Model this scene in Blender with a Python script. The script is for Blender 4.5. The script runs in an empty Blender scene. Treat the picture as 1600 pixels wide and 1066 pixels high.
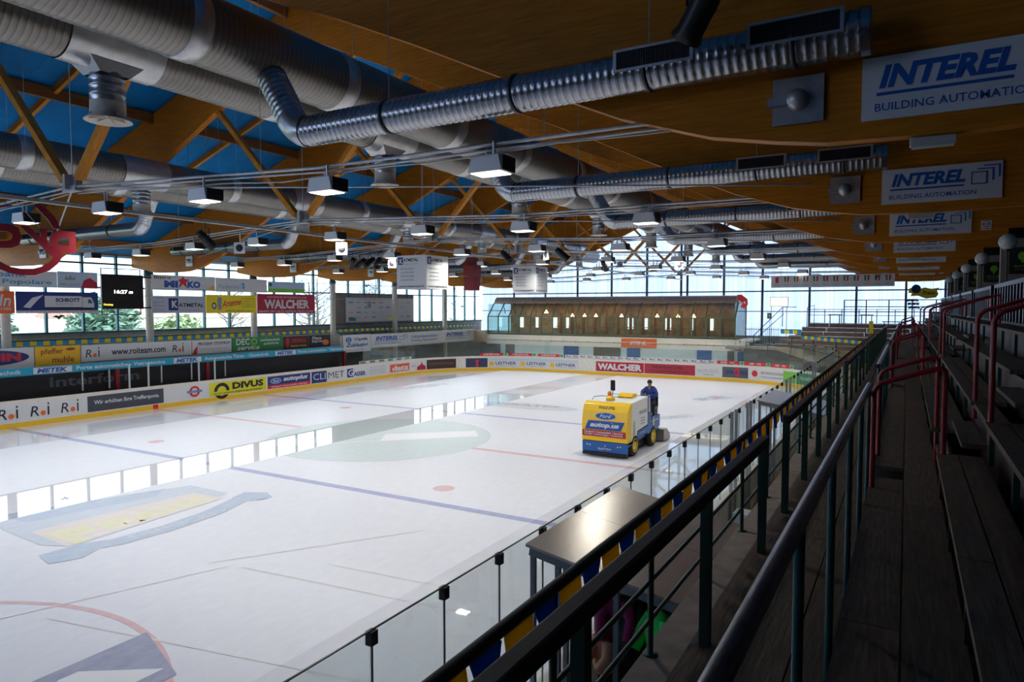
import bpy, bmesh, math, random
from mathutils import Vector, Matrix
random.seed(7)
C = bpy.context.scene.collection
SC = bpy.context.scene
PI = math.pi
# ------------------------------------------------------------------ camera, sky, exposure
EYE = Vector((0, 0, 5.3))
PITCH = math.atan(53 / 1067)
YAW = math.atan(617 * math.cos(PITCH) / 1067)
cd = bpy.data.cameras.new('camera'); cam = bpy.data.objects.new('camera', cd); C.objects.link(cam)
cd.sensor_width = 36; cd.lens = 1067 / 1600 * 36; cd.clip_end = 1500; cd.clip_start = .05
cam.location = EYE; cam.rotation_euler = (PI / 2 - PITCH, 0, YAW)
SC.camera = cam
W = bpy.data.worlds.new('sky'); SC.world = W; W.use_nodes = True
wn = W.node_tree; bg = wn.nodes['Background']
tc = wn.nodes.new('ShaderNodeTexCoord'); sx = wn.nodes.new('ShaderNodeSeparateXYZ'); cr = wn.nodes.new('ShaderNodeValToRGB')
wn.links.new(tc.outputs['Generated'], sx.inputs[0]); wn.links.new(sx.outputs['Z'], cr.inputs[0]); wn.links.new(cr.outputs[0], bg.inputs[0])
cr.color_ramp.elements[0].position = 0.0; cr.color_ramp.elements[0].color = (.90, .94, 1, 1)
cr.color_ramp.elements[1].position = 1.0; cr.color_ramp.elements[1].color = (.72, .84, 1, 1)
bg.inputs[1].default_value = 4.2
vs = SC.view_settings
vs.view_transform = 'Standard'; vs.look = 'None'; vs.gamma = 1; vs.use_curve_mapping = False; vs.exposure = 0.52
LAMP_W = 48.0          # watts of each hall floodlight
SC.cycles.max_bounces = 7; SC.cycles.diffuse_bounces = 4; SC.cycles.glossy_bounces = 3; SC.cycles.transmission_bounces = 4
SC.cycles.transparent_max_bounces = 16; SC.cycles.caustics_reflective = False; SC.cycles.caustics_refractive = False
SC.cycles.sample_clamp_indirect = 4; SC.cycles.use_denoising = True

# ------------------------------------------------------------------ materials
MATS = {}
def mat(name, col=(.5, .5, .5), rough=.6, metal=0, emit=0, noise=0, scale=4, stretch=(1, 1, 1), bump=0, spec=.5, col2=None):
    if name in MATS: return MATS[name]
    m = bpy.data.materials.new(name); m.use_nodes = True; t = m.node_tree; b = t.nodes['Principled BSDF']
    b.inputs['Base Color'].default_value = (*col, 1); b.inputs['Roughness'].default_value = rough
    b.inputs['Metallic'].default_value = metal; b.inputs['Specular IOR Level'].default_value = spec
    if emit:
        b.inputs['Emission Color'].default_value = (*col, 1); b.inputs['Emission Strength'].default_value = emit
    if noise or bump or col2:
        tc = t.nodes.new('ShaderNodeTexCoord'); mp = t.nodes.new('ShaderNodeMapping'); nz = t.nodes.new('ShaderNodeTexNoise')
        mp.inputs['Scale'].default_value = stretch; nz.inputs['Scale'].default_value = scale; nz.inputs['Detail'].default_value = 5
        t.links.new(tc.outputs['Object'], mp.inputs[0]); t.links.new(mp.outputs[0], nz.inputs[0])
        r = t.nodes.new('ShaderNodeValToRGB'); r.color_ramp.elements[0].position = .3; r.color_ramp.elements[1].position = .7
        c2 = col2 or tuple(min(1, c * (1 + noise)) for c in col)
        c1 = col if col2 else tuple(c * (1 - noise) for c in col)
        r.color_ramp.elements[0].color = (*c1, 1); r.color_ramp.elements[1].color = (*c2, 1)
        t.links.new(nz.outputs['Fac'], r.inputs[0]); t.links.new(r.outputs[0], b.inputs['Base Color'])
        if bump:
            bp = t.nodes.new('ShaderNodeBump'); bp.inputs['Strength'].default_value = bump; bp.inputs['Distance'].default_value = .02
            t.links.new(nz.outputs['Fac'], bp.inputs['Height']); t.links.new(bp.outputs[0], b.inputs['Normal'])
    MATS[name] = m
    return m
def glass(name, tint=(.86, .94, .92), gloss=.12, haze=0.0, hazecol=(.8, .85, .9)):
    if name in MATS: return MATS[name]
    m = bpy.data.materials.new(name); m.use_nodes = True; t = m.node_tree; t.nodes.clear()
    o = t.nodes.new('ShaderNodeOutputMaterial'); tr = t.nodes.new('ShaderNodeBsdfTransparent'); g = t.nodes.new('ShaderNodeBsdfGlossy')
    tr.inputs[0].default_value = (*tint, 1); g.inputs['Roughness'].default_value = .03; g.inputs['Color'].default_value = (.9, 1, 1, 1)
    lw = t.nodes.new('ShaderNodeLayerWeight'); lw.inputs[0].default_value = .25
    mm = t.nodes.new('ShaderNodeMath'); mm.operation = 'MULTIPLY_ADD'; mm.inputs[1].default_value = gloss * 3; mm.inputs[2].default_value = gloss * .3
    t.links.new(lw.outputs['Fresnel'], mm.inputs[0])
    mx = t.nodes.new('ShaderNodeMixShader'); t.links.new(mm.outputs[0], mx.inputs[0]); t.links.new(tr.outputs[0], mx.inputs[1]); t.links.new(g.outputs[0], mx.inputs[2])
    last = mx
    if haze:
        d = t.nodes.new('ShaderNodeBsdfDiffuse'); d.inputs[0].default_value = (*hazecol, 1)
        m2 = t.nodes.new('ShaderNodeMixShader'); m2.inputs[0].default_value = haze
        t.links.new(mx.outputs[0], m2.inputs[1]); t.links.new(d.outputs[0], m2.inputs[2]); last = m2
    t.links.new(last.outputs[0], o.inputs[0]); MATS[name] = m
    return m
def flag_mat(name, col):
    m = bpy.data.materials.new(name); m.use_nodes = True; t = m.node_tree; t.nodes.clear()
    o = t.nodes.new('ShaderNodeOutputMaterial'); d = t.nodes.new('ShaderNodeBsdfDiffuse'); l = t.nodes.new('ShaderNodeBsdfTranslucent'); x = t.nodes.new('ShaderNodeMixShader')
    nz = t.nodes.new('ShaderNodeTexNoise'); nz.inputs['Scale'].default_value = 6; hs = t.nodes.new('ShaderNodeMix'); hs.data_type = 'RGBA'
    hs.inputs['A'].default_value = (*tuple(c * .85 for c in col), 1); hs.inputs['B'].default_value = (*tuple(min(1, c * 1.1) for c in col), 1)
    t.links.new(nz.outputs['Fac'], hs.inputs['Factor'])
    for n in (d, l): t.links.new(hs.outputs['Result'], n.inputs[0])
    x.inputs[0].default_value = .6; t.links.new(d.outputs[0], x.inputs[1]); t.links.new(l.outputs[0], x.inputs[2]); t.links.new(x.outputs[0], o.inputs[0]); MATS[name] = m
    return m
def polycarb():
    m = bpy.data.materials.new('twin_wall_polycarbonate'); m.use_nodes = True; t = m.node_tree; t.nodes.clear()
    o = t.nodes.new('ShaderNodeOutputMaterial'); tr = t.nodes.new('ShaderNodeBsdfTransparent'); tl = t.nodes.new('ShaderNodeBsdfTranslucent')
    tc = t.nodes.new('ShaderNodeTexCoord'); mp = t.nodes.new('ShaderNodeMapping'); mp.inputs['Scale'].default_value = (6, 1, .05)
    nz = t.nodes.new('ShaderNodeTexNoise'); nz.inputs['Scale'].default_value = 1.2; nz.inputs['Detail'].default_value = 3
    r = t.nodes.new('ShaderNodeValToRGB'); r.color_ramp.elements[0].position = .3; r.color_ramp.elements[1].position = .7
    r.color_ramp.elements[0].color = (.42, .48, .62, 1); r.color_ramp.elements[1].color = (.62, .67, .76, 1)
    t.links.new(tc.outputs['Object'], mp.inputs[0]); t.links.new(mp.outputs[0], nz.inputs[0]); t.links.new(nz.outputs['Fac'], r.inputs[0])
    t.links.new(r.outputs[0], tl.inputs[0]); tr.inputs[0].default_value = (.52, .57, .66, 1)
    mx = t.nodes.new('ShaderNodeMixShader'); mx.inputs[0].default_value = .25
    t.links.new(tl.outputs[0], mx.inputs[1]); t.links.new(tr.outputs[0], mx.inputs[2]); t.links.new(mx.outputs[0], o.inputs[0])
    return m
POLY = polycarb()
def ice_mat(name, col, fade=.35):
    """ice surface: freshly flooded (wet) lanes are mirror smooth, the older ice between them is scraped and dull"""
    m = bpy.data.materials.new(name); m.use_nodes = True; t = m.node_tree; b = t.nodes['Principled BSDF']; N = t.nodes; L = t.links
    geo = N.new('ShaderNodeNewGeometry'); sp = N.new('ShaderNodeSeparateXYZ'); L.new(geo.outputs['Position'], sp.inputs[0])
    def math_(op, a, b_=None):
        n = N.new('ShaderNodeMath'); n.operation = op
        for i, v in enumerate((a, b_)):
            if v is None: continue
            if isinstance(v, (int, float)): n.inputs[i].default_value = v
            else: L.new(v, n.inputs[i])
        return n.outputs[0]
    wob = N.new('ShaderNodeTexNoise'); wob.inputs['Scale'].default_value = .35; L.new(geo.outputs['Position'], wob.inputs[0])
    x = math_('ADD', sp.outputs['X'], math_('MULTIPLY', math_('SUBTRACT', wob.outputs['Fac'], .5), .12))
    def band(lo, hi):
        return math_('MULTIPLY', math_('GREATER_THAN', x, lo), math_('LESS_THAN', x, hi))
    wet = math_('MAXIMUM', math_('MAXIMUM', band(-40, -29.2), band(-22.0, -19.25)), band(-7.9, 0))
    nz = N.new('ShaderNodeTexNoise'); nz.inputs['Scale'].default_value = 1.4; nz.inputs['Detail'].default_value = 8; nz.inputs['Roughness'].default_value = .65
    mp = N.new('ShaderNodeMapping'); mp.inputs['Scale'].default_value = (1, .3, 1); L.new(geo.outputs['Position'], mp.inputs[0]); L.new(mp.outputs[0], nz.inputs[0])
    rough = math_('ADD', math_('MULTIPLY', math_('SUBTRACT', 1, wet), .26), math_('ADD', .012, math_('MULTIPLY', nz.outputs['Fac'], .02)))
    rough = math_('ADD', rough, math_('MULTIPLY', math_('MULTIPLY', math_('SUBTRACT', 1, wet), nz.outputs['Fac']), .16))
    L.new(rough, b.inputs['Roughness'])
    sc = N.new('ShaderNodeTexNoise'); sc.inputs['Scale'].default_value = 5; sc.inputs['Detail'].default_value = 9; sc.inputs['Roughness'].default_value = .7
    mp2 = N.new('ShaderNodeMapping'); mp2.inputs['Scale'].default_value = (1, .5, 1); mp2.inputs['Rotation'].default_value = (0, 0, .5)
    L.new(geo.outputs['Position'], mp2.inputs[0]); L.new(mp2.outputs[0], sc.inputs[0])
    rr = N.new('ShaderNodeValToRGB'); rr.color_ramp.elements[0].position = .35; rr.color_ramp.elements[1].position = .75
    mixc = N.new('ShaderNodeMix'); mixc.data_type = 'RGBA'
    a = tuple(c * (1 - fade) + .84 * fade for c in col)
    mixc.inputs['A'].default_value = (*tuple(c * .96 for c in a), 1); mixc.inputs['B'].default_value = (*tuple(min(.93, c * .75 + .24) for c in a), 1)
    L.new(sc.outputs['Fac'], rr.inputs[0]); L.new(rr.outputs[0], mixc.inputs['Factor']); L.new(mixc.outputs['Result'], b.inputs['Base Color'])
    L.new(math_('ADD', .28, math_('MULTIPLY', wet, .25)), b.inputs['Specular IOR Level']); b.inputs['IOR'].default_value = 1.4
    bp = N.new('ShaderNodeBump'); bp.inputs['Distance'].default_value = .01
    L.new(math_('MULTIPLY', math_('SUBTRACT', 1.02, wet), .12), bp.inputs['Strength']); L.new(sc.outputs['Fac'], bp.inputs['Height']); L.new(bp.outputs[0], b.inputs['Normal'])
    MATS[name] = m
    return m

WOOD = mat('glulam_timber', (.50, .17, .013), .5, spec=.15, noise=.2, scale=3, stretch=(.6, 8, 9))
WOODL = mat('strut_timber', (.55, .21, .02), .5, spec=.2, noise=.2, scale=3, stretch=(1, 6, 1))
BLUE = mat('blue_roof_boarding', (.002, .165, .44), .6, spec=.15, noise=.12, scale=1.5)
PURL = mat('purlin_timber', (.26, .10, .025), .55, noise=.2, scale=4, stretch=(5, .5, 5))
DUCT = mat('galvanised_duct', (.46, .47, .49), .30, .92, noise=.12, scale=9)
DUCTB = mat('galvanised_band', (.50, .50, .50), .34, .9, noise=.1, scale=5)
def duct_mat(name, axis, per, col, dark, rough):
    m = mat(name, col, rough, .88); t = m.node_tree; b = t.nodes['Principled BSDF']; N = t.nodes
    tc = N.new('ShaderNodeTexCoord'); sp = N.new('ShaderNodeSeparateXYZ'); t.links.new(tc.outputs['Object'], sp.inputs[0])
    d = N.new('ShaderNodeMath'); d.operation = 'DIVIDE'; d.inputs[1].default_value = per; t.links.new(sp.outputs[axis], d.inputs[0])
    f = N.new('ShaderNodeMath'); f.operation = 'FRACT'; t.links.new(d.outputs[0], f.inputs[0])
    r = N.new('ShaderNodeValToRGB'); e = r.color_ramp.elements; e[0].position = .0; e[0].color = (*dark, 1); e[1].position = .16; e[1].color = (*col, 1)
    k = e.new(.90); k.color = (*col, 1); k = e.new(1.0); k.color = (*dark, 1)
    nz = N.new('ShaderNodeTexNoise'); nz.inputs['Scale'].default_value = 3; mx = N.new('ShaderNodeMix'); mx.data_type = 'RGBA'; mx.blend_type = 'MULTIPLY'
    mx.inputs['Factor'].default_value = .5; t.links.new(f.outputs[0], r.inputs[0]); t.links.new(r.outputs[0], mx.inputs['A']); t.links.new(nz.outputs['Fac'], mx.inputs['B']); t.links.new(mx.outputs['Result'], b.inputs['Base Color'])
    return m
DUCTM = duct_mat('spiral_duct_large', 'Y', .1, (.30, .28, .255), (.17, .16, .15), .36)
DUCTX = duct_mat('spiral_duct_branch', 'X', .105, (.52, .53, .56), (.13, .13, .15), .24)
STEEL = mat('zinc_steel', (.42, .43, .44), .4, .7, noise=.15, scale=8)
DARK = mat('black_metal', (.012, .012, .014), .4, .3)
GRILLE = mat('grille_black', (.006, .006, .008), .6)
TEAL = mat('teal_window_frame', (.012, .10, .13), .45)
BEIGE = mat('cream_concrete', (.62, .56, .45), .7, noise=.07, scale=2)
CONC = mat('grey_concrete', (.30, .29, .27), .8, noise=.15, scale=2, bump=.2)
CONCT = mat('terrace_concrete', (.25, .20, .16), .8, noise=.25, scale=5, bump=.3)
COLM = mat('column_concrete', (.50, .46, .40), .75, noise=.08, scale=6)
PLANK = mat('weathered_planks', (.125, .086, .050), .7, noise=.4, scale=7, stretch=(6, .6, 1), bump=.3)
PLANKE = mat('worn_plank_edge', (.16, .12, .085), .6, noise=.3, scale=8)
GREENP = mat('green_paint', (.008, .042, .028), .4, noise=.15, scale=8)
TEALP = mat('teal_pipe_paint', (.010, .075, .075), .35)
RAILW = mat('dark_rail_wood', (.035, .028, .024), .55, noise=.45, scale=10, stretch=(5, .6, 5))
STEELR = mat('worn_steel_handrail', (.09, .10, .12), .28, .75, noise=.2, scale=10)
RED = mat('red_pipe_paint', (.30, .012, .018), .35)
REDS = mat('red_sheet', (.19, .004, .013), .5)
WHITE = mat('white_board', (.78, .78, .76), .5, noise=.03, scale=3)
WHITEB = mat('white_dasher', (.72, .70, .64), .45, noise=.08, scale=6)
YEL = mat('yellow_kick_plate', (.85, .52, .02), .45)
SIGNW = mat('sign_white', (.66, .67, .68), .5)
NAVY = mat('print_navy', (.012, .03, .18), .5)
BLUP = mat('print_blue', (.006, .10, .42), .5)
BLUL = mat('print_light_blue', (.03, .33, .62), .5)
CYAN = mat('print_cyan', (.01, .33, .52), .5)
REDP = mat('print_red', (.62, .02, .03), .5)
CRIM = mat('print_crimson', (.42, .01, .04), .5)
ORAN = mat('print_orange', (.85, .14, .02), .5)
YELP = mat('print_yellow', (.90, .72, .02), .5)
AMB = mat('print_amber', (.85, .48, .02), .5)
GRNP = mat('print_green', (.02, .22, .06), .5)
GRNL = mat('print_bright_green', (.18, .50, .04), .5)
BLKP = mat('print_black', (.012, .012, .014), .5)
DKBR = mat('print_dark_brown', (.05, .025, .022), .5)
GREYP = mat('print_grey', (.28, .29, .31), .5)
SKYB = mat('print_sky', (.42, .58, .78), .5)
GLASS = glass('rink_glass', (.945, .975, .97), .07, .015)
WGL = glass('window_glass', (.93, .97, .98), .05)
RGL = glass('restaurant_glass', (.84, .93, .89), .10)
NET = glass('safety_net_mesh', (.97, .97, .97), .0, .025)
LENS = mat('lamp_lens_lit', (1, .98, .92), .5, emit=2.6)

# ------------------------------------------------------------------ helpers
def uniq(nm): return nm
def thing(name, label=None, cat=None, loc=(0, 0, 0), rotz=0, group=None, kind=None, parent=None):
    o = bpy.data.objects.new(name, None); C.objects.link(o); o.location = loc; o.rotation_euler = (0, 0, rotz); o.empty_display_size = .1
    tag(o, label, cat, group, kind)
    if parent: o.parent = parent
    return o
def tag(o, label=None, cat=None, group=None, kind=None):
    if label: o['label'] = label
    if cat: o['category'] = cat
    if group: o['group'] = group
    if kind: o['kind'] = kind
    return o
def dup(root, loc=None, label=None, parent=None, rotz=None):
    r = root.copy(); C.objects.link(r)
    if parent is not None: r.parent = parent
    if loc is not None: r.location = loc
    if rotz is not None: r.rotation_euler = (0, 0, rotz)
    if label: r['label'] = label
    for ch in KIDS.get(root.name, []):
        c = ch.copy(); C.objects.link(c); c.parent = r; KIDS.setdefault(r.name, []).append(c)
        for g in KIDS.get(ch.name, []):
            d = g.copy(); C.objects.link(d); d.parent = c; KIDS.setdefault(c.name, []).append(d)
    return r
KIDS = {}
class MB:
    def __init__(s): s.v = []; s.f = []; s.m = []; s.sm = []
    def add(s, vs, fs, mi=0, sm=False):
        n = len(s.v); s.v += [tuple(p) for p in vs]
        for f in fs: s.f.append(tuple(i + n for i in f)); s.m.append(mi); s.sm.append(sm)
        return s
    def box(s, x0, x1, y0, y1, z0, z1, mi=0):
        return s.add([(x0, y0, z0), (x1, y0, z0), (x1, y1, z0), (x0, y1, z0), (x0, y0, z1), (x1, y0, z1), (x1, y1, z1), (x0, y1, z1)],
                     [(0, 3, 2, 1), (4, 5, 6, 7), (0, 1, 5, 4), (1, 2, 6, 5), (2, 3, 7, 6), (3, 0, 4, 7)], mi)
    def beam(s, a, b, w, h, mi=0, up=(0, 0, 1)):
        a = Vector(a); b = Vector(b); d = (b - a).normalized(); r = d.cross(Vector(up))
        if r.length < 1e-4: r = d.cross(Vector((1, 0, 0)))
        r.normalize(); u = r.cross(d)
        vs = [p + r * (sx * w / 2) + u * (sz * h / 2) for p in (a, b) for sx, sz in ((-1, -1), (1, -1), (1, 1), (-1, 1))]
        return s.add(vs, [(0, 1, 2, 3), (7, 6, 5, 4), (0, 4, 5, 1), (1, 5, 6, 2), (2, 6, 7, 3), (3, 7, 4, 0)], mi)
    def tube(s, pts, r, n=10, mi=0, cap=True, radii=None):
        pts = [Vector(p) for p in pts]; rings = []; prev = None
        for i, p in enumerate(pts):
            if i == 0: d = pts[1] - p
            elif i == len(pts) - 1: d = p - pts[i - 1]
            else: d = (pts[i + 1] - p).normalized() + (p - pts[i - 1]).normalized()
            d.normalize()
            if prev is None:
                a = Vector((0, 0, 1)) if abs(d.z) < .9 else Vector((1, 0, 0))
                prev = d.cross(a).normalized()
            prev = (prev - d * prev.dot(d)).normalized(); q = d.cross(prev)
            k = 1.0
            if 0 < i < len(pts) - 1:
                c = abs(d.dot((p - pts[i - 1]).normalized())); k = 1 / max(.5, c)
            rr = radii[i] if radii else r
            rings.append([p + (prev * math.cos(2 * PI * j / n) + q * math.sin(2 * PI * j / n)) * rr for j in range(n)])
        vs = [v for ring in rings for v in ring]; fs = []
        for i in range(len(rings) - 1):
            for j in range(n):
                fs.append((i * n + j, i * n + (j + 1) % n, (i + 1) * n + (j + 1) % n, (i + 1) * n + j))
        s.add(vs, fs, mi, True)
        if cap: s.add(rings[0], [tuple(range(n))[::-1]], mi); s.add(rings[-1], [tuple(range(n))], mi)
        return s
    def lathe(s, prof, c=(0, 0, 0), n=20, mi=0, axis='z'):
        vs = []
        for r, h in prof:
            for j in range(n):
                a = 2 * PI * j / n; x, y = r * math.cos(a), r * math.sin(a)
                p = {'z': (x, y, h), 'x': (h, x, y), 'y': (y, h, x)}[axis]
                vs.append((p[0] + c[0], p[1] + c[1], p[2] + c[2]))
        fs = [(i * n + j, i * n + (j + 1) % n, (i + 1) * n + (j + 1) % n, (i + 1) * n + j) for i in range(len(prof) - 1) for j in range(n)]
        return s.add(vs, fs, mi, True)
    def prism(s, poly, y0, y1, mi=0, plane='xz'):
        n = len(poly)
        def P(a, b, h): return {'xz': (a, h, b), 'xy': (a, b, h), 'yz': (h, a, b)}[plane]
        vs = [P(a, b, y0) for a, b in poly] + [P(a, b, y1) for a, b in poly]
        return s.add(vs, [tuple(range(n)), tuple(range(2 * n - 1, n - 1, -1))] + [(i, i + n, (i + 1) % n + n, (i + 1) % n) for i in range(n)], mi)
    def mesh(s, name, mats):
        me = bpy.data.meshes.new(name); me.from_pydata(s.v, [], s.f); me.update()
        for m in (mats if isinstance(mats, (list, tuple)) else [mats]): me.materials.append(m)
        me.polygons.foreach_set('material_index', s.m); me.polygons.foreach_set('use_smooth', s.sm)
        return me
    def build(s, name, mats, parent=None, loc=None, bevel=0, fix=True, **kw):
        me = s.mesh(name, mats)
        if fix:
            b = bmesh.new(); b.from_mesh(me); bmesh.ops.recalc_face_normals(b, faces=b.faces); b.to_mesh(me); b.free()
        return inst(name, me, parent, loc, bevel, **kw)
def inst(name, me, parent=None, loc=None, bevel=0, rotz=0, **kw):
    o = bpy.data.objects.new(name, me); C.objects.link(o)
    if parent is not None: o.parent = parent; KIDS.setdefault(parent.name, []).append(o)
    if loc is not None: o.location = loc
    if rotz: o.rotation_euler = (0, 0, rotz)
    if bevel:
        md = o.modifiers.new('bevel', 'BEVEL'); md.width = bevel; md.segments = 2; md.limit_method = 'ANGLE'
    tag(o, **kw)
    return o
def bx(name, m, x0, x1, y0, y1, z0, z1, parent=None, bevel=0, **kw):
    return MB().box(x0, x1, y0, y1, z0, z1).build(name, m, parent, bevel=bevel, fix=False, **kw)

TXT = {}
def text_geo(s, bold=0, shear=0, spacing=1):
    k = (s, bold, shear, spacing)
    if k not in TXT:
        cu = bpy.data.curves.new('t', 'FONT'); cu.body = s; cu.offset = bold; cu.shear = shear; cu.resolution_u = 2; cu.space_character = spacing
        o = bpy.data.objects.new('t', cu); C.objects.link(o)
        me = bpy.data.meshes.new_from_object(o.evaluated_get(bpy.context.evaluated_depsgraph_get()))
        vs = [v.co.copy() for v in me.vertices]; fs = [tuple(p.vertices) for p in me.polygons]
        bpy.data.objects.remove(o); bpy.data.curves.remove(cu); bpy.data.meshes.remove(me)
        xs = [v.x for v in vs] or [0]; ys = [v.y for v in vs] or [0]
        x0, x1, y0, y1 = min(xs), max(xs), min(ys), max(ys)
        TXT[k] = ([((v.x - x0) / max(1e-6, x1 - x0), (v.y - y0) / max(1e-6, y1 - y0)) for v in vs], fs)
    return TXT[k]
class Print:
    """flat print on a surface; fn(u, v, lift) gives the local point for surface coordinates"""
    def __init__(s, fn, parent): s.fn = fn; s.p = parent; s.k = 0
    def lift(s): s.k += 1; return .003 + .0006 * s.k
    def put(s, name, vs, fs, m):
        l = s.lift(); me = bpy.data.meshes.new(name); me.from_pydata([tuple(s.fn(u, v, l)) for u, v in vs], [], fs); me.materials.append(m); me.update()
        return inst(name, me, s.p)
    def text(s, t, m, u, v, w, h, bold=.02, shear=0, name='lettering', spacing=1, tilt=0):
        vs, fs = text_geo(t, bold, shear, spacing)
        return s.put(name, [(u + a * w, v + b * h + tilt * a * w) for a, b in vs], fs, m)
    def rect(s, m, u, v, w, h, name='printed_panel', n=0):
        n = n or getattr(s, 'seg', 1)
        vs = []
        for i in range(n + 1): vs += [(u + w * i / n, v), (u + w * i / n, v + h)]
        return s.put(name, vs, [(2 * i, 2 * i + 2, 2 * i + 3, 2 * i + 1) for i in range(n)], m)
    def poly(s, m, pts, name='emblem'):
        return s.put(name, pts, [tuple(range(len(pts)))], m)
    def ell(s, m, u, v, a, b, name='emblem', n=24, hole=0):
        c = [(u + a * math.cos(2 * PI * i / n), v + b * math.sin(2 * PI * i / n)) for i in range(n)]
        if not hole: return s.put(name, c, [tuple(range(n))], m)
        d = [(u + a * hole * math.cos(2 * PI * i / n), v + b * hole * math.sin(2 * PI * i / n)) for i in range(n)]
        return s.put(name, c + d, [(i, (i + 1) % n, n + (i + 1) % n, n + i) for i in range(n)], m)
def sign(name, label, cat, o, right, w, h, m=SIGNW, thick=.03, group=None, parent=None):
    """board whose lower left corner is o; right = reading direction; faces the reader. Local: x right, y into the board, z up"""
    X = Vector(right).normalized(); Z = Vector((0, 0, 1)); Y = Z.cross(X)
    mb = MB().box(0, w, 0, thick, 0, h); ob = mb.build(name, m, parent, fix=False)
    ob.matrix_local = Matrix(((X.x, Y.x, 0, o[0]), (X.y, Y.y, 0, o[1]), (0, 0, 1, o[2]), (0, 0, 0, 1)))
    tag(ob, label, cat, group)
    return ob, Print(lambda u, v, l: (u, -l, v), ob)
ORD = ['first', 'second', 'third', 'fourth', 'fifth', 'sixth', 'seventh', 'eighth', 'ninth', 'tenth', 'eleventh', 'twelfth']
def roi(P, u, v, h, m=BLKP):
    P.text('R', m, u, v, h * .62, h * .8, .0, .15); P.text('i', m, u + h * 1.25, v, h * .14, h * 1.0, .0); P.ell(ORAN, u + h * .92, v + h * .2, h * .19, h * .2)
def interel(P, u, v, w, h, icon=True):
    P.text('INTEREL', BLUP, u, v + h * .48, w * .70, h * .48, .045, .25)
    P.rect(BLUP, u - w * .012, v + h * .33, w * .70, h * .065)
    P.text('BUILDING AUTOMATION', BLUP, u - w * .02, v, w * .82, h * .17, .005)
    if icon:
        for i in range(3):
            a, b = u + w * (.75 + .055 * i), v + h * (.36 + .11 * i); s = h * .46; W_ = w * .15
            t = h * .04
            P.poly(BLUP, [(a, b + s - t), (a + W_, b + s - t), (a + W_, b + s), (a, b + s)]) ; P.rect(BLUP, a + W_ - t * 1.6, b, t * 1.6, s)
            if i == 0: P.rect(BLUP, a, b, t, s); P.rect(BLUP, a, b, W_, t)

CX = -17.1
YK = [8.9 + 7.1 * k for k in range(8)]
def deck(x): return 15.2 - .33 * abs(x - CX)
# ------------------------------------------------------------------ setting: floors, walls, roof
RX0, RX1, RY0, RY1, RC = -33.7, -3.4, -7.3, 49.8, 8.0
def outline(off=0, n=12):
    pts = []
    for cx, cy, a0 in ((RX0 + RC, RY1 - RC, 180), (RX1 - RC, RY1 - RC, 90), (RX1 - RC, RY0 + RC, 0), (RX0 + RC, RY0 + RC, -90)):
        for i in range(n + 1):
            a = math.radians(a0 - 90 * i / n); pts.append((cx + (RC + off) * math.cos(a), cy + (RC + off) * math.sin(a)))
    return pts
MB().box(-39, 4.2, -9, 60, -.3, -.04).build('floor', CONC, kind='structure', fix=False)
o = outline(); o.reverse()
me = MB().add([(x, y, 0) for x, y in o], [tuple(range(len(o)))])
ICE = ice_mat('resurfaced_ice', (.83, .84, .91), 0)
ice = me.build('ice_floor', ICE, kind='structure'); ice['label'] = 'white ice sheet with glossy flooded lanes'
I_BLUE = ice_mat('ice_blue_line', (.12, .16, .55), .38); I_RED = ice_mat('ice_red_line', (.70, .05, .12), .55); I_PINK = ice_mat('ice_pink_line', (.88, .50, .55), .90)
I_GRN = ice_mat('ice_green_disc', (.60, .71, .72), .15); I_LOGB = ice_mat('ice_faded_blue', (.12, .30, .60), .52); I_LOGY = ice_mat('ice_faded_yellow', (.86, .78, .22), .5)
I_NAVY = ice_mat('ice_navy', (.12, .15, .38), .32); I_ORG = ice_mat('ice_faded_orange', (.80, .45, .25), .75); I_WHT = ice_mat('ice_white_paint', (.9, .9, .93), 0)
I_PALE = ice_mat('ice_pale_blue', (.40, .50, .68), .5)
ip = Print(lambda u, v, l: (u, v, l * .35), ice)
def itext(t, m, x, y, w, h, ang=90, **k):
    a = math.radians(ang); c, s = math.cos(a), math.sin(a)
    p = Print(lambda u, v, l: (x + u * c - v * s, y + u * s + v * c, l * .35), ice); ip.k += 1; p.k = ip.k; return p.text(t, m, 0, 0, w, h, name='ice_lettering', **k)
ip.rect(I_BLUE, RX0, 14.55, RX1 - RX0, .30, 'blue_line'); ip.rect(I_BLUE, RX0, 28.0, RX1 - RX0, .30, 'blue_line')
ip.rect(I_RED, RX0, 21.15, -23.1 - RX0, .28, 'red_line'); ip.rect(I_RED, -14.0, 21.15, RX1 + 14.0, .28, 'red_line'); ip.rect(I_PINK, RX0, 45.8, RX1 - RX0, .06, 'red_line')
ip.ell(I_GRN, -18.5, 21.3, 4.5, 4.5, 'centre_disc', 64); ip.ell(I_PALE, -18.5, 21.3, 4.5, 4.5, 'centre_ring', 64, .985)
ip.poly(I_WHT, [(-21.9, 18.9), (-20.9, 17.7), (-15.1, 23.4), (-15.9, 24.4)], 'centre_emblem'); ip.poly(I_GRN, [(-20.6, 20.3), (-19.8, 18.9), (-18.0, 20.7), (-18.8, 22.0)], 'centre_emblem')
ip.ell(I_RED, -11.5, 1.85, 4.72, 4.72, 'face_off_circle', 72, .975); ip.ell(I_PINK, -11.5, 40.8, 4.7, 4.7, 'face_off_circle', 64, .985); ip.ell(I_PINK, -25.5, 40.8, 4.7, 4.7, 'face_off_circle', 64, .985)
ip.ell(I_RED, -11.6, 16.1, .32, .32, 'face_off_spot'); ip.ell(I_RED, -25.5, 16.1, .3, .3, 'face_off_spot'); ip.ell(I_BLUE, -15.5, 12.75, .3, .3, 'face_off_spot')
ip.ell(I_RED, -11.6, 26.6, .3, .3, 'face_off_spot'); ip.ell(I_RED, -25.5, 26.6, .3, .3, 'face_off_spot')
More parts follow.
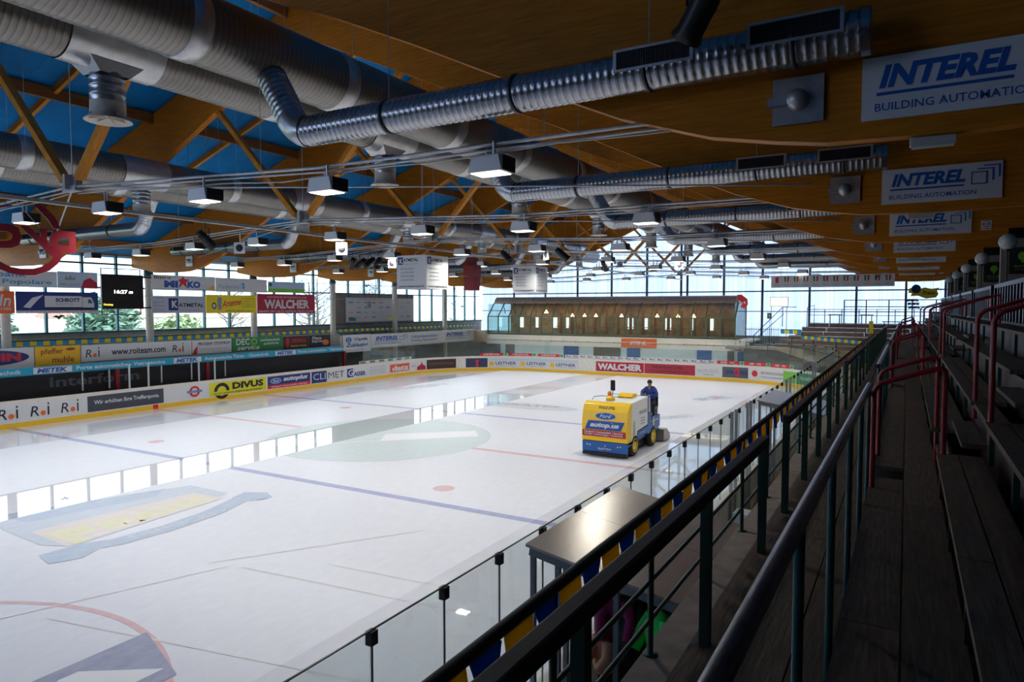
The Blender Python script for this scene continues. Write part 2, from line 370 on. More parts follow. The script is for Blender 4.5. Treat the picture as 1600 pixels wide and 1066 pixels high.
# training lines near the boards
for x0, y0, x1, y1 in ((-12.6, 5.9, -4, 7.6), (-11.6, 9.1, -4, 9.9), (-10.2, 10.1, -4, 10.7), (-12.4, 8.9, -9.8, 12.8), (-13.3, 5.3, -11.9, 9.0)):
    d = Vector((x1 - x0, y1 - y0)).normalized() * .022; ip.poly(I_PINK, [(x0 - d.y, y0 + d.x), (x0 + d.y, y0 - d.x), (x1 + d.y, y1 - d.x), (x1 - d.y, y1 + d.x)], 'training_line')
# team emblem painted near the camera
ip.poly(I_PALE, [(-20.1, 7.9), (-16.6, 7.7), (-15.9, 8.0), (-16.2, 11.0), (-16.6, 12.6), (-18.3, 12.6), (-18.9, 11.2), (-19.2, 9.8)], 'emblem_flag')
ip.poly(I_LOGB, [(-19.9, 8.2), (-18.6, 8.4), (-18.1, 11.4), (-18.6, 12.0), (-19.1, 10.6)], 'emblem_flag')
arc = [(-15.55, 7.65), (-15.05, 8.6), (-14.95, 9.8), (-15.1, 11.2), (-15.55, 12.5)]; arc2 = [(-16.1, 12.5), (-15.65, 11.1), (-15.5, 9.8), (-15.6, 8.7), (-16.05, 8.0)]
ip.poly(I_LOGB, arc + arc2, 'emblem_ribbon'); ip.poly(I_LOGB, [(-15.9, 7.35), (-15.2, 7.2), (-14.95, 7.75), (-15.25, 8.25), (-15.9, 8.2)], 'emblem_ribbon_end')
ip.poly(I_LOGB, [(-16.1, 12.3), (-15.4, 12.4), (-15.2, 12.95), (-15.7, 13.2), (-16.3, 12.9)], 'emblem_ribbon_end')
ip.poly(I_ORG, [(-17.75, 8.05), (-15.95, 7.95), (-16.3, 12.2), (-17.5, 12.1)], 'emblem_band')
itext('P', I_LOGY, -15.95, 8.15, .85, 1.35, 90, bold=.06); itext('IRATES', I_LOGY, -16.25, 9.1, 2.9, .82, 90, bold=.05)
itext('EISHOCKEY', I_PALE, -15.2, 9.0, 2.6, .3, 88, bold=.02)
ip.poly(I_NAVY, [(-10.6, 6.45), (-10.55, 1.2), (-8.85, 1.2), (-9.0, 5.9)], 'advert_field'); itext('A', I_WHT, -9.3, 4.3, 1.6, 1.0, 90, bold=.06)
# emblems at the far end
ip.ell(I_PALE, -17.4, 31.9, 2.9, .95, 'far_emblem'); itext('PIRATES', I_NAVY, -19.3, 31.6, 3.6, .6, 8, bold=.04); itext('PIRATES', I_LOGY, -18.6, 31.1, 2.8, .4, 8, bold=.03)
itext('DURST', I_PALE, -28.5, 33.5, 5.2, 1.0, 70, bold=.03); itext('SPORT', I_LOGB, -9.9, 38.6, 2.6, .9, 60, bold=.04); itext('S', I_RED, -9.5, 40.2, .8, .8, 60, bold=.05)
itext('FORST', I_PALE, -9.9, 31.0, 2.4, .7, 60, bold=.03)

wl = thing('wall_left', kind='structure'); wl['label'] = 'long glazed side wall with teal frames'
bx('masonry', CONC, -38.7, -38.3, -9, 60, -.3, 3.95, wl)
bx('eaves_beam', WOOD, -38.6, -38.25, -9, 60, 8.15, 8.5, wl)
bx('sill_plate', TEAL, -38.42, -38.2, -9, 60, 3.9, 4.0, wl)
for z in (6.37, 7.68): bx('transom', TEAL if z < 7 else mat('brown_transom', (.05, .035, .03), .5), -38.38, -38.24, -9, 60, z - .045, z + .045, wl)
pane_me = MB().box(-.006, .006, .04, 1.79, 0, 1).mesh('window_pane', WGL)
mull_me = MB().box(-.09, .09, -.055, .055, 0, 4.25).mesh('mullion', TEAL)
for k in range(-13, 24):
    y = 16.6 + 1.83 * k
    inst('mullion', mull_me, wl, (-38.31, y, 3.95))
    for z0, z1 in ((4.0, 6.33), (6.41, 7.64), (7.72, 8.15)):
        if 37.8 < y < 47.9 and z0 == 4.0: continue
        p = inst('window_pane', pane_me, wl, (-38.31, y, z0)); p.scale = (1, 1, z1 - z0)
bx('infill_panel', mat('taupe_infill', (.20, .17, .15), .7, noise=.1, scale=2), -38.36, -38.24, 38.6, 48.6, 3.95, 6.33, wl)
bx('wall_right', mat('dark_panelling', (.035, .028, .024), .8), 4.2, 4.4, -9, 60, -.3, 9, kind='structure')
wnr = thing('wall_near', kind='structure'); wnr['label'] = 'end wall behind the camera with a translucent gable'
bx('end_masonry', mat('dark_end_wall', (.10, .085, .07), .8), -38.7, 4.4, -9.3, -9, -.3, 7.2, wnr)
bx('end_masonry', MATS['dark_end_wall'], -13.0, 4.4, -9.3, -9, 7.2, 14.5, wnr)  # unseen; gable closed on this side to keep its light off the beams
for i in range(7):
    a, b = -37.0 + 3.43 * i, -37.0 + 3.43 * (i + 1)
    poly = [(a + .06, 7.25), (b - .06, 7.25), (b - .06, deck(b)), (a + .06, deck(a))]
    if a < CX < b: poly.insert(3, (CX, deck(CX)))
    MB().prism(poly, -9.21, -9.19).build('polycarbonate_panel', POLY, wnr)

# far gable
wf = thing('wall_far', kind='structure'); wf['label'] = 'translucent gable wall glowing with daylight'
MX = [-38.2, -34.3, -30.75, -27.3, -23.83, -20.43, -17.3, -13.6, -10.45, -6.82, -3.44, -.08, 2.45, 4.2]
for a, b in zip(MX, MX[1:]):
    for z0, z1 in ((2.9, 6.58), (6.66, None)):
        if z1 is None: poly = [(a + .06, z0), (b - .06, z0), (b - .06, deck(b)), (a + .06, deck(a))]
        else: poly = [(a + .06, z0), (b - .06, z0), (b - .06, z1), (a + .06, z1)]
        if z1 is None and a < CX < b: poly.insert(3, (CX, deck(CX)))
        MB().prism(poly, 59.99, 60.01).build('polycarbonate_panel', POLY, wf)
MUL = mat('gable_mullion', (.05, .09, .14), .5)
for x in MX[1:-1] + [-16.75]: bx('gable_mullion', MUL, x - .08, x + .08, 59.75, 59.93, 2.9, deck(x), wf)
bx('gable_transom', MUL, -38.2, 4.2, 59.8, 59.92, 6.56, 6.66, wf); bx('gable_transom', MUL, -38.2, 4.2, 59.8, 59.92, 4.9, 4.97, wf)
bx('gable_base', mat('pale_blue_wall', (.36, .44, .46), .7, noise=.05), -38.3, 4.2, 59.8, 60.1, -.3, 2.9, wf)
# roof
cl = thing('ceiling', kind='structure'); cl['label'] = 'blue boarded pitched roof'
L = 21.6
for sgn in (-1, 1):
    slab = MB(); xe = CX + sgn * L
    slab.add([(CX, 0, 15.2), (xe, 0, deck(xe)), (xe, 1.215, deck(xe)), (CX, 1.215, 15.2), (CX, 0, 15.26), (xe, 0, deck(xe) + .06), (xe, 1.215, deck(xe) + .06), (CX, 1.215, 15.26)],
             [(0, 1, 2, 3), (4, 7, 6, 5), (0, 4, 5, 1), (1, 5, 6, 2), (2, 6, 7, 3), (3, 7, 4, 0)])
    pm = slab.mesh('ceiling_panel', BLUE)
    for j in range(57): inst('ceiling_panel', pm, cl, (0, -9.2 + 1.2227 * j, 0))
    MB().add([(CX, -9.3, 15.3), (xe, -9.3, deck(xe) + .1), (xe, 60.2, deck(xe) + .1), (CX, 60.2, 15.3)], [(0, 1, 2, 3)]).build('roof_skin', BLKP, cl)
    for dx in (0.5, 3.9, 7.8, 11.7, 15.6, 19.3):
        x = CX + sgn * dx; z = deck(x) - .02
        MB().box(x - .08, x + .08, -9, 60, z - .38, z).build('purlin', PURL, cl, fix=False)
for k in range(-2, 7):
    y = YK[0] + 7.1 * k + 3.55
    for sgn in (-1, 1):
        MB().beam((CX, y, 15.2 - .12), (CX + sgn * 21, y, deck(CX + 21) - .12), .13, .22).build('secondary_rafter', WOODL, cl)

# roof frames: two haunched glulam rafters, V struts, tie rods
UND = [(0.0, 14.0), (3.9, 12.26), (7.0, 10.85), (8.6, 10.2), (10.15, 9.5), (11.7, 8.75), (12.8, 8.24), (13.7, 7.83), (14.9, 7.44), (15.7, 7.29), (16.25, 7.21), (17.4, 7.18), (19.0, 7.20), (21.2, 7.55)]
raf = {}
for sgn in (-1, 1):
    poly = [(sgn * d, z) for d, z in UND] + [(sgn * 21.2, 15.15 - .33 * 21.2), (0, 15.15)]
    raf[sgn] = MB().prism(poly, -.11, .11)
    n = len(poly); vs = raf[sgn].v; fs = []
    # strip faces so that the concave outline fills correctly
    lo = [(sgn * d, z) for d, z in UND]; up = [(sgn * d, 15.15 - .33 * d) for d, z in UND]
    mb = MB(); m = len(lo)
    V = [(x, y, z) for y in (-.11, .11) for row in (lo, up) for x, z in row]
    F = []
    for i in range(m - 1):
        F += [(i, i + 1, m + i + 1, m + i), (2 * m + i, 3 * m + i, 3 * m + i + 1, 2 * m + i + 1), (i, 2 * m + i, 2 * m + i + 1, i + 1), (m + i, m + i + 1, 3 * m + i + 1, 3 * m + i)]
    F += [(0, m, 3 * m, 2 * m), (m - 1, 3 * m - 1, 4 * m - 1, 2 * m - 1)]
    mb.add(V, F); raf[sgn] = mb.mesh('rafter', WOOD)
def tie_pts(sgn): return [(sgn * 15.9, 0, 7.72), (sgn * 8, 0, 7.76), (sgn * 5, 0, 7.9), (0, 0, 8.13)]
tr0 = None
FR = ['nearest the camera', 'second from the camera', 'third from the camera', 'fourth from the camera', 'fifth from the camera', 'sixth from the camera', 'seventh from the camera', 'beside the far gable']
for k, y in enumerate(YK):
    lb = 'timber roof frame with haunched rafters, struts and tie rods, ' + FR[k]
    if tr0 is None:
        tr0 = thing('roof_truss', lb, 'roof frame', (CX, y, 0), group='glulam roof frames')
        for sgn in (-1, 1):
            inst('rafter', raf[sgn], tr0)
            MB().beam((sgn * .3, 0, 8.3), (sgn * 4.15, 0, 12.25), .16, .2, up=(0, 1, 0)).build('strut', WOODL, tr0)
            ap = bx('anchor_plate', STEEL, sgn * 15.93 - .28, sgn * 15.93 + .28, -.16, -.115, 7.46, 8.0, tr0)
            MB().lathe([(0, -.3), (.1, -.3), (.13, -.16)], (sgn * 15.93, 0, 7.73), 14, axis='y').build('plate_boss', STEEL, ap)
            MB().box(*sorted((sgn * 15.6, sgn * 15.95)), -.22, -.14, 7.68, 7.78).build('rod_fork', STEEL, ap)
            MB().tube([(x, y_ - .05, z) for x, y_, z in tie_pts(sgn)], .028, 8).tube([(x, y_ + .08, z - .05) for x, y_, z in tie_pts(sgn)], .022, 6).build('tie_rod', STEEL, tr0)
            c = MB(); pts = []
            for i in range(25):
                t = i / 24; x = 15.0 * (1 - t) + .2; z = 7.66 + (.35 * max(0, t - .55) / .45) - .05 * abs(math.sin(t * 13 + sgn)); pts.append((sgn * x, .02, z))
            c.tube(pts, .014, 5).build('power_cable', mat('white_cable', (.45, .45, .43), .5), tr0)
        MB().box(-.28, .28, -.1, .1, 8.02, 8.14).box(-.05, .05, -.2, .2, 8.05, 8.4).box(-.2, .2, -.03, .03, 8.1, 8.42).build('node_plate', STEEL, tr0)
        MB().tube([(0, 0, 8.3), (0, 0, 14.0)], .012, 5).build('hanger_rod', STEEL, tr0)
        for sx_ in (-12.5, -6.5, 6.5, 12.5):
            z1 = 14 - .45 * abs(sx_); MB().tube([(sx_, 0, 7.75), (sx_, 0, z1)], .008, 4).build('hanger_rod', STEEL, tr0)
    else:
        t_ = dup(tr0, (CX, y, 0), lb)
# longitudinal cable tray and wind bracing
ct = thing('cable_tray', 'long grey cable tray running down the middle of the hall', 'cable tray', (CX, 3, 7.7))
MB().box(-.07, .07, 0, 56, -.03, .0).box(-.07, -.055, 0, 56, 0, .05).box(.055, .07, 0, 56, 0, .05).build('tray', STEEL, ct, fix=False)
MB().tube([(0, 0, .03), (.02, 28, .04), (0, 56, .03)], .02, 6).build('cable', DARK, ct)
for k in range(7):
    for sgn in (-1, 1):
        b = MB().tube([(CX, YK[k], 8.1), (CX + sgn * 15.5, YK[k] + 7.1, 7.9)], .02, 6).build('bracing_rod', STEEL)
        tag(b, 'thin diagonal bracing rod in bay %s, %s of the hall' % (ORD[k], 'window side' if sgn < 0 else 'terrace side'), 'rod', 'wind bracing rods')

# ------------------------------------------------------------------ air ducts
def ribbed(length, r, step=.118, axis='y', n=26, g=.010):
    prof = [(r, 0)]; x = step
    while x < length - .01:
        prof += [(r, x - .012), (r + g, x), (r, x + .012)]; x += step
    prof.append((r, length)); return MB().lathe(prof, n=n, axis=axis)
def main_duct(x, r, label, branch, y_end):
    t = thing('main_air_duct', label, 'air duct', (x, 0, 9.78), group='main air ducts')
    sec = ribbed(7.1, r, .1, g=.004).mesh('duct_section', DUCTM); band = MB().lathe([(r, 0), (r + .014, .01), (r + .014, .34), (r, .35)], n=26, axis='y').mesh('duct_band', DUCTB)
    k = 0; y = -.35
    while y < y_end - 3:
        inst('duct_section', sec, t, (0, y, 0))
        for dy in (.0, 3.3): inst('duct_band', band, t, (0, y + dy, 0))
        for sg in (-1, 1): MB().tube([(sg * r, y + 3.4, 0), (sg * r, y + 3.4, deck(x) - 9.78)], .008, 4).build('hanger_rod', STEEL, t)
        y += 7.1; k += 1
    MB().lathe([(r, 0), (r * .75, .12), (0, .16)], (0, y, 0), 26, axis='y').build('end_cap', DUCTB, t)
    return t
def diffusers(t, r, x):
    root = None
    for k in range(7):
        y = 6.75 + 7.1 * k
        sd = MB(); w = r * 1.02
        w = r * .72; sd.add([(-w, -.52, -.33), (w, -.52, -.33), (w, .52, -.33), (-w, .52, -.33), (-.25, -.25, -.60), (.25, -.25, -.60), (.25, .25, -.60), (-.25, .25, -.60)], [(0, 1, 5, 4), (1, 2, 6, 5), (2, 3, 7, 6), (3, 0, 4, 7)])
        sd.lathe([(r + .02, -.78), (r + .02, .78)], (0, 0, 0), 26, axis='y')
        if k == 0: m0 = sd.mesh('duct_tee', DUCTB)
        tee = inst('duct_tee', m0, t, (0, y, 0))
        if k == 0:
            m1 = MB().lathe([(.27, -.55), (.27, -.64), (.28, -.65), (.27, -.66), (.27, -.76), (.28, -.77), (.27, -.78), (.27, -.9), (.28, -.91), (.27, -.92), (.27, -1.03)], n=22).mesh('diffuser_neck', DUCT)
            m2 = MB().lathe([(.272, -1.03), (.275, -1.25), (.36, -1.32), (.37, -1.335), (.34, -1.33), (.2, -1.22), (0, -1.2)], n=22)
            for a in range(8):
                A = a * PI / 4; m2.beam((.05 * math.cos(A), .05 * math.sin(A), -1.25), (.3 * math.cos(A), .3 * math.sin(A), -1.27), .02, .07)
            m2 = m2.mesh('diffuser_cone', mat('cream_diffuser', (.62, .56, .47), .5))
        inst('diffuser_neck', m1, tee); inst('diffuser_cone', m2, tee)
mA = main_duct(-10.0, .57, 'thick ribbed main duct nearest the terraces, feeding the terrace side branches', True, 54); mB = main_duct(-11.8, .5, 'ribbed main duct with hanging round diffusers, terrace side', False, 50)
mC = main_duct(-22.4, .5, 'ribbed main duct with hanging round diffusers, window side', False, 50); mD = main_duct(-24.2, .57, 'thick ribbed main duct nearest the windows, feeding window side branches', True, 54)
diffusers(mB, .5, -11.8); diffusers(mC, .5, -22.4)
def branch(side):
    s = side
    t = thing('branch_air_duct', 'x', 'air duct', (0, 0, 0), group='branch air ducts %s side' % ('terrace' if s > 0 else 'window'))
    # local x measured from hall centre line, mirrored by s
    tb = ribbed(8.5, .25, .105, 'x', 22, .006)
    tb.v = [(s * (8.2 + (x)) , y, z) for x, y, z in tb.v]
    tb.build('duct_tube', DUCTX, t)
    MB().lathe([(0, 0), (.235, 0), (.25, .0)], (s * 16.7, 0, 0), 22, axis='x').build('end_cap', DUCT if s > 0 else GRILLE, t)
    el = []
    for i in range(6):
        a = i / 5; el.append((s * (8.25 - .28 * a - .06 * a * a), 0, .0 + .20 * a * a))
    MB().tube(el + [(s * 7.88, 0, .24)], .262, 22, cap=False).build('duct_elbow', DUCT, t)
    rz = MB(); P0 = Vector((s * 7.9, 0, .22)); P1 = Vector((s * 7.25, 0, 1.25)); pts = []; rad = []
    for i in range(13):
        p = P0.lerp(P1, i / 12); pts += [p, p + (P1 - P0) * .02, p + (P1 - P0) * .04]; rad += [.25, .262, .25]
    rz.tube(pts, .25, 22, cap=False, radii=rad).build('riser_duct', DUCT, t)
    for xx in (10.0, 12.3, 14.2, 15.9): MB().lathe([(.255, 0), (.268, .006), (.268, .05), (.255, .056)], (s * xx, 0, 0), 22, axis='x').build('clamp_band', mat('dark_band', (.05, .05, .055), .4, .6), t)
    for xx in (10.0, 14.2): MB().tube([(s * (xx + .02), 0, .26), (s * (xx + .02), 0, deck(CX + xx) - 8.27)], .008, 4).build('hanger_wire', STEEL, t)
    for x0, x1 in ((13.85, 14.85), (15.45, 16.45)):
        fr = MB(); a, b = sorted((s * x0, s * x1)); z0, z1 = -.02, .19; yf = -.275
        fr.box(a, b, yf, -.1, z1, z1 + .03).box(a, b, yf, -.1, z0 - .03, z0).box(a, a + .04, yf, -.1, z0, z1).box(b - .04, b, yf, -.1, z0, z1)
        g = fr.build('grille_frame', DUCTB, t, fix=False)
        sl = MB().box(a, b, -.258, -.250, z0, z1)
        n = 30
        for i in range(n): xx = a + .04 + (b - a - .08) * (i + .5) / n; sl.box(xx - .004, xx + .004, -.266, -.258, z0, z1)
        sl.build('grille_slats', GRILLE, g, fix=False)
    return t
for s in (1, -1):
    b0 = branch(s)
    for k in range(7):
        y = 8.42 + 7.1 * k
        lb = 'ribbed branch duct %s, at roof frame %s' % ('towards the terraces' if s > 0 else 'towards the windows', FR[k])
        if k == 0: b0.location = (CX, y, 8.27); b0['label'] = lb
        else: dup(b0, (CX, y, 8.27), lb)
# ------------------------------------------------------------------ hall floodlights
def floodlight():
    t = thing('floodlight', 'x', 'lamp', group='box floodlights on the tie rods')
    b = MB(); b.prism([(-.30, 0), (.30, 0), (.24, .24), (-.24, .24)], -.2, .2).build('housing', mat('lamp_housing', (.68, .68, .66), .45, .15), t, bevel=.01)
    MB().box(.245, .31, -.19, .19, .01, .23).build('ballast', DARK, t, fix=False)
    MB().box(-.26, .24, -.17, .17, -.012, .002).build('lens', LENS, t, fix=False)
    MB().beam((.1, -.1, .24), (.1, -.1, .45), .03, .03).beam((-.15, .1, .24), (-.15, .1, .45), .03, .03).build('bracket', STEEL, t)
    return t
fl0 = floodlight()
FX = [-5.5, -8.9, -12.25, -15.7, -19.3, -22.7, -26.0, -29.4]
ld = bpy.data.lights.new('floodlight_beam', 'AREA'); ld.shape = 'RECTANGLE'; ld.size = .5; ld.size_y = .34; ld.energy = LAMP_W; ld.color = (1, .97, .90); ld.spread = 2.6
first = True
for k in range(7):
    for i, x in enumerate(FX):
        lb = 'grey box floodlight, %s from the terraces on tie rod %s' % (ORD[i], FR[k])
        z = 7.32 if abs(x - CX) > 6 else 7.42
        if first: fl0.location = (x, YK[k], z); fl0['label'] = lb; first = False
        else: dup(fl0, (x, YK[k], z), lb)
        lo = bpy.data.objects.new('floodlight_beam', ld); C.objects.link(lo); lo.location = (x, YK[k], z - .03)
# stage spots, horns, hanging bits
def spot(loc, rot, label, sc=1):
    t = thing('stage_spotlight', label, 'spotlight', loc, rot, group='black stage spotlights'); t.scale = (sc,) * 3
    MB().lathe([(0, -.28), (.10, -.28), (.13, -.1), (.13, .22), (.16, .3), (.12, .3), (.12, .2), (0, .18)], n=14, axis='y').build('barrel', DARK, t).rotation_euler = (-.7, 0, 0)
    MB().tube([(-.16, 0, 0), (-.16, 0, .3), (.16, 0, .3), (.16, 0, 0)], .014, 6).tube([(0, 0, .3), (0, 0, .5)], .014, 6).build('yoke', DARK, t)
    return t
spot((-2.0, 7.55, 8.52), .9, 'large black stage spotlight above the nearest terrace duct', 1.15)
for i, (x, y, z) in enumerate([(-17.1, 12.4, 7.2), (-21.6, 23.1, 7.28), (-21.1, 23.1, 7.25), (-20.6, 23.1, 7.28), (-20.1, 23.1, 7.25), (-13.6, 23.1, 7.28), (-11.2, 23.1, 7.28), (-12.4, 30.2, 7.28)]):
    spot((x, y, z), i * .9, 'small black spotlight %s' % ['on the cable tray near the ring logo', 'at the window end of the lamp cluster', 'second in the lamp cluster', 'third in the lamp cluster', 'at the terrace end of the lamp cluster', 'on the third tie rod next to its centre', 'on the third tie rod towards the terraces', 'on the fourth tie rod'][i])
def horn(loc, rz, label):
    t = thing('loudspeaker', label, 'loudspeaker', loc, rz, group='white square loudspeakers')
    MB().box(-.2, .2, -.02, .0, -.2, .2).build('front_plate', SIGNW, t, bevel=.01)
    MB().lathe([(0, -.03), (.12, -.03), (.13, -.022)], n=16, axis='y').build('cone', BLKP, t); MB().lathe([(.15, 0), (.08, .22), (0, .22)], n=12, axis='y').build('magnet_case', GREYP, t)
    MB().beam((0, .05, .1), (0, .05, .6), .03, .03).build('bracket', STEEL, t)
for i, (x, y, z, r) in enumerate([(-20.6, 16.3, 7.4, .5), (-15.6, 16.2, 7.15, .3), (-8.9, 30.4, 7.2, .6), (-12.0, 23.4, 7.3, -.6), (-19.5, 23.3, 7.2, .2)]):
    horn((x, y, z), r, 'white square loudspeaker hanging %s' % ['on the window side of the second tie rod', 'beside the second centre node', 'on the fourth tie rod', 'on the third tie rod, terrace side', 'on the third tie rod, window side'][i])
# ------------------------------------------------------------------ rink boards with adverts, and glass
def path(s, off=0):
    """point on the board line; s runs up the window side (s = y), round the far corners, down the terrace side; off > 0 towards the ice"""
    a = PI / 2 * RC; y1 = RY1 - RC; w = RX1 - RX0 - 2 * RC
    if s <= y1: return (RX0 + off, s)
    s -= y1
    if s <= a: t = s / RC; return (RX0 + RC - (RC - off) * math.cos(t), y1 + (RC - off) * math.sin(t))
    s -= a
    if s <= w: return (RX0 + RC + s, RY1 - off)
    s -= w
    if s <= a: t = s / RC; return (RX1 - RC + (RC - off) * math.sin(t), y1 + (RC - off) * math.cos(t))
    return (RX1 - off, y1 - (s - a))
S1 = RY1 - RC; ARC = PI / 2 * RC; S2 = S1 + ARC; S3 = S2 + (RX1 - RX0 - 2 * RC); S4 = S3 + ARC; S5 = S4 + S1 + 6
def sx_(x): return S2 + (x - (RX0 + RC))
def strip(mb, s0, s1, z0, z1, o0, o1, step=.6, mi=0):
    n = max(1, math.ceil((s1 - s0) / step)); vs = []
    for i in range(n + 1):
        s = s0 + (s1 - s0) * i / n; a = path(s, o0); b = path(s, o1)
        vs += [(a[0], a[1], z0), (b[0], b[1], z0), (b[0], b[1], z1), (a[0], a[1], z1)]
    fs = [(0, 1, 2, 3), (4 * n, 4 * n + 3, 4 * n + 2, 4 * n + 1)]
    for i in range(n):
        for j in range(4): fs.append((4 * i + j, 4 * i + 4 + j, 4 * i + 4 + (j + 1) % 4, 4 * i + (j + 1) % 4))
    mb.add(vs, fs, mi)
rb = thing('rink_boards', 'white rink boards with adverts and yellow kick plate round the ice', 'rink boards', (0, 0, 0))
s = -1.0
while s < S5 - 1:
    e = min(s + 2.4, S5); mb = MB(); strip(mb, s + .006, e - .006, .22, 1.10, -.10, 0); mb.build('board_panel', WHITEB, rb); s = e
for s0, s1 in ((-1, S1), (S1, S2), (S2, S3), (S3, S4), (S4, S5)):
    mb = MB(); strip(mb, s0, s1, 0, .22, -.10, .012); mb.build('kick_plate', YEL, rb)
    mb = MB(); strip(mb, s0, s1, 1.10, 1.20, -.16, .02); mb.build('cap_rail', mat('cream_cap_rail', (.74, .68, .60), .5), rb)
def advert(s0, s1, m, label, z0=.28, z1=1.04):
    mb = MB(); strip(mb, s0, s1, z0, z1, .0, .006); a = mb.build('advert_panel', m, rb); a['label'] = label
    def fn(u, v, l):
        p = path(s0 + u, .006 + l * 3); return (p[0], p[1], z0 + v)
    P = Print(fn, a); P.seg = 8; return P, s1 - s0, z1 - z0
P, w, h = advert(7, 17.88, SIGNW, 'white advert with three handwritten logos')
for i in range(6): roi(P, w - 1.27 * (i + .92), .14, .56)
P, w, h = advert(17.9, 21.75, GREYP if 0 else mat('print_slate', (.055, .06, .085), .5), 'slate advert with one white line of text'); P.text('Wir erhöhen Ihre Trefferquote.', SIGNW, .3, .28, 3.3, .26)
P, w, h = advert(21.8, 24.45, SIGNW, 'white advert with red ring and blue bar'); P.ell(REDP, 1.75, .4, .32, .3, hole=.62); P.rect(BLUP, 1.3, .34, .9, .12); P.text('UNDERGROUND', SIGNW, 1.36, .37, .78, .06)
P, w, h = advert(24.47, 28.4, mat('print_lime_yellow', (.72, .66, .02), .5), 'lime yellow advert with black arch'); P.ell(BLKP, .8, .25, .5, .46, hole=.6); P.rect(MATS['print_lime_yellow'], .25, 0.02, 1.1, .22); P.text('DIVUS', BLKP, 1.5, .27, 2.2, .4, bold=.05); P.text('INTELLIGENTE GEBÄUDELÖSUNGEN', BLKP, .3, .08, 3.3, .1)
P, w, h = advert(28.5, 31.95, NAVY, 'blue advert with red band and script'); P.rect(REDP, 0, 0, w, .22); P.ell(SIGNW, .62, .46, .42, .17); P.ell(BLUP, .62, .46, .38, .14); P.text('Ford', SIGNW, .38, .37, .5, .18, shear=.4); P.text('autoplus', SIGNW, 1.2, .32, 2.0, .36, bold=.04, shear=.3); P.text('Verkauf / Autoverleih / Service', SIGNW, .25, .06, 2.9, .1)
P, w, h = advert(32.05, 35.2, SIGNW, 'white advert with blue box and thin black letters'); P.rect(NAVY, 0, 0, 1.35, h); P.text('CLI', SIGNW, .15, .2, 1.1, .42, bold=-.005); P.text('MET', BLKP, 1.5, .2, 1.5, .42, bold=-.01)
P, w, h = advert(35.25, 39.6, SIGNW, 'white advert with a blue lettered name'); P.rect(NAVY, .1, .1, .6, .6); P.text('G', SIGNW, .2, .18, .5, .45); P.text('ASSER', NAVY, .75, .14, 1.2, .3, bold=.03)
for i in range(4): P.text('Dachdeckerei  Spenglerei', GREYP, 2.4, .14 + i * .15, 1.8, .07)
P, w, h = advert(39.8, 42.35, SIGNW, 'white advert with a tilted orange plate'); P.rect(mat('print_tomato', (.75, .10, .03), .5), .12, .08, 2.3, .58); P.text('datz', SIGNW, .35, .14, 2.0, .42, bold=.04)
P, w, h = advert(42.4, 44.02, SIGNW, 'white advert with dark red castle shape'); P.poly(CRIM, [(.65, .02), (1.58, .02), (1.55, .3), (1.25, .45), (1.15, .7), (1.1, .45), (.7, .28)]); P.text('DELLAGO', GREYP, .05, .3, .5, .14)
P, w, h = advert(44.08, 46.8, DKBR, 'dark brown advert with faint lettering'); P.text('GASTHOF RESTAURANT PIZZERIA', mat('print_umber', (.16, .09, .07), .5), .2, .3, 2.3, .22)
P, w, h = advert(47.64, 49.48, mat('print_night', (.03, .045, .10), .5), 'dark night scene advert with red figure')
P.poly(REDP, [(w * .45, .08), (w * .6, .08), (w * .56, .4), (w * .62, .55), (w * .52, .66), (w * .44, .5), (w * .5, .38)])
s0 = 49.5; gap = 2.65
for i in range(3):
    P, w, h = advert(s0 + i * gap, s0 + i * gap + gap - .02, SKYB if 0 else mat('print_pale_blue', (.52, .60, .70), .5), 'pale blue advert with amber square, %s of three' % ORD[i])
    P.rect(SIGNW, 0, 0, w, .52); P.rect(AMB, .12, .12, .38, .34); P.text('LEITNER', NAVY, .65, .22, 1.75, .24, bold=.02); P.text('ropeways', GREYP, .7, .07, 1.6, .08)
P, w, h = advert(58.95, 62.87, CRIM, 'crimson advert with big white capitals'); P.text('WALCHER', SIGNW, .15, .12, w - .3, h - .25, bold=.05)
P, w, h = advert(62.92, 66.77, mat('print_wine', (.42, .02, .05), .5), 'crimson advert with dark lettering'); P.text('GRANDHOTEL', DKBR, .6, .42, 2.4, .2); P.text('RISTORANTE PIZZERIA CAFE', DKBR, .4, .15, 3, .13)
P, w, h = advert(66.82, 68.68, SIGNW, 'white advert with thin grey capitals'); P.text('SALON GÜSTL', GREYP, .1, .28, 1.6, .3, bold=-.01); P.text('FRISEUR', GREYP, .5, .1, .8, .08)
P, w, h = advert(68.72, 70.57, mat('print_steel', (.08, .10, .12), .5), 'dark steel coloured advert with red and blue emblem'); P.ell(REDP, 1.05, .4, .22, .3); P.text('PIRATES', NAVY, .3, .25, 1.5, .25, bold=.03)
P, w, h = advert(70.6, 73.24, SIGNW, 'white advert with small red emblem'); P.ell(REDP, .45, .4, .22, .22); P.text('SPARKASSE', GREYP, .9, .4, 1.8, .18); P.text('CASSA DI RISPARMIO', GREYP, .9, .16, 1.8, .1)
P, w, h = advert(73.27, 74.35, GRNL, 'bright green advert'); P, w, h = advert(74.4, 78.0, GRNP, 'dark green advert with lettering'); P.text('RAIFFEISEN', SIGNW, .4, .3, 2.2, .22)
for x, y in ((-33.67, 21.29),): bx('red_line_marker', REDP, -33.70, -33.684, 21.15, 21.43, 0.02, .24, rb)

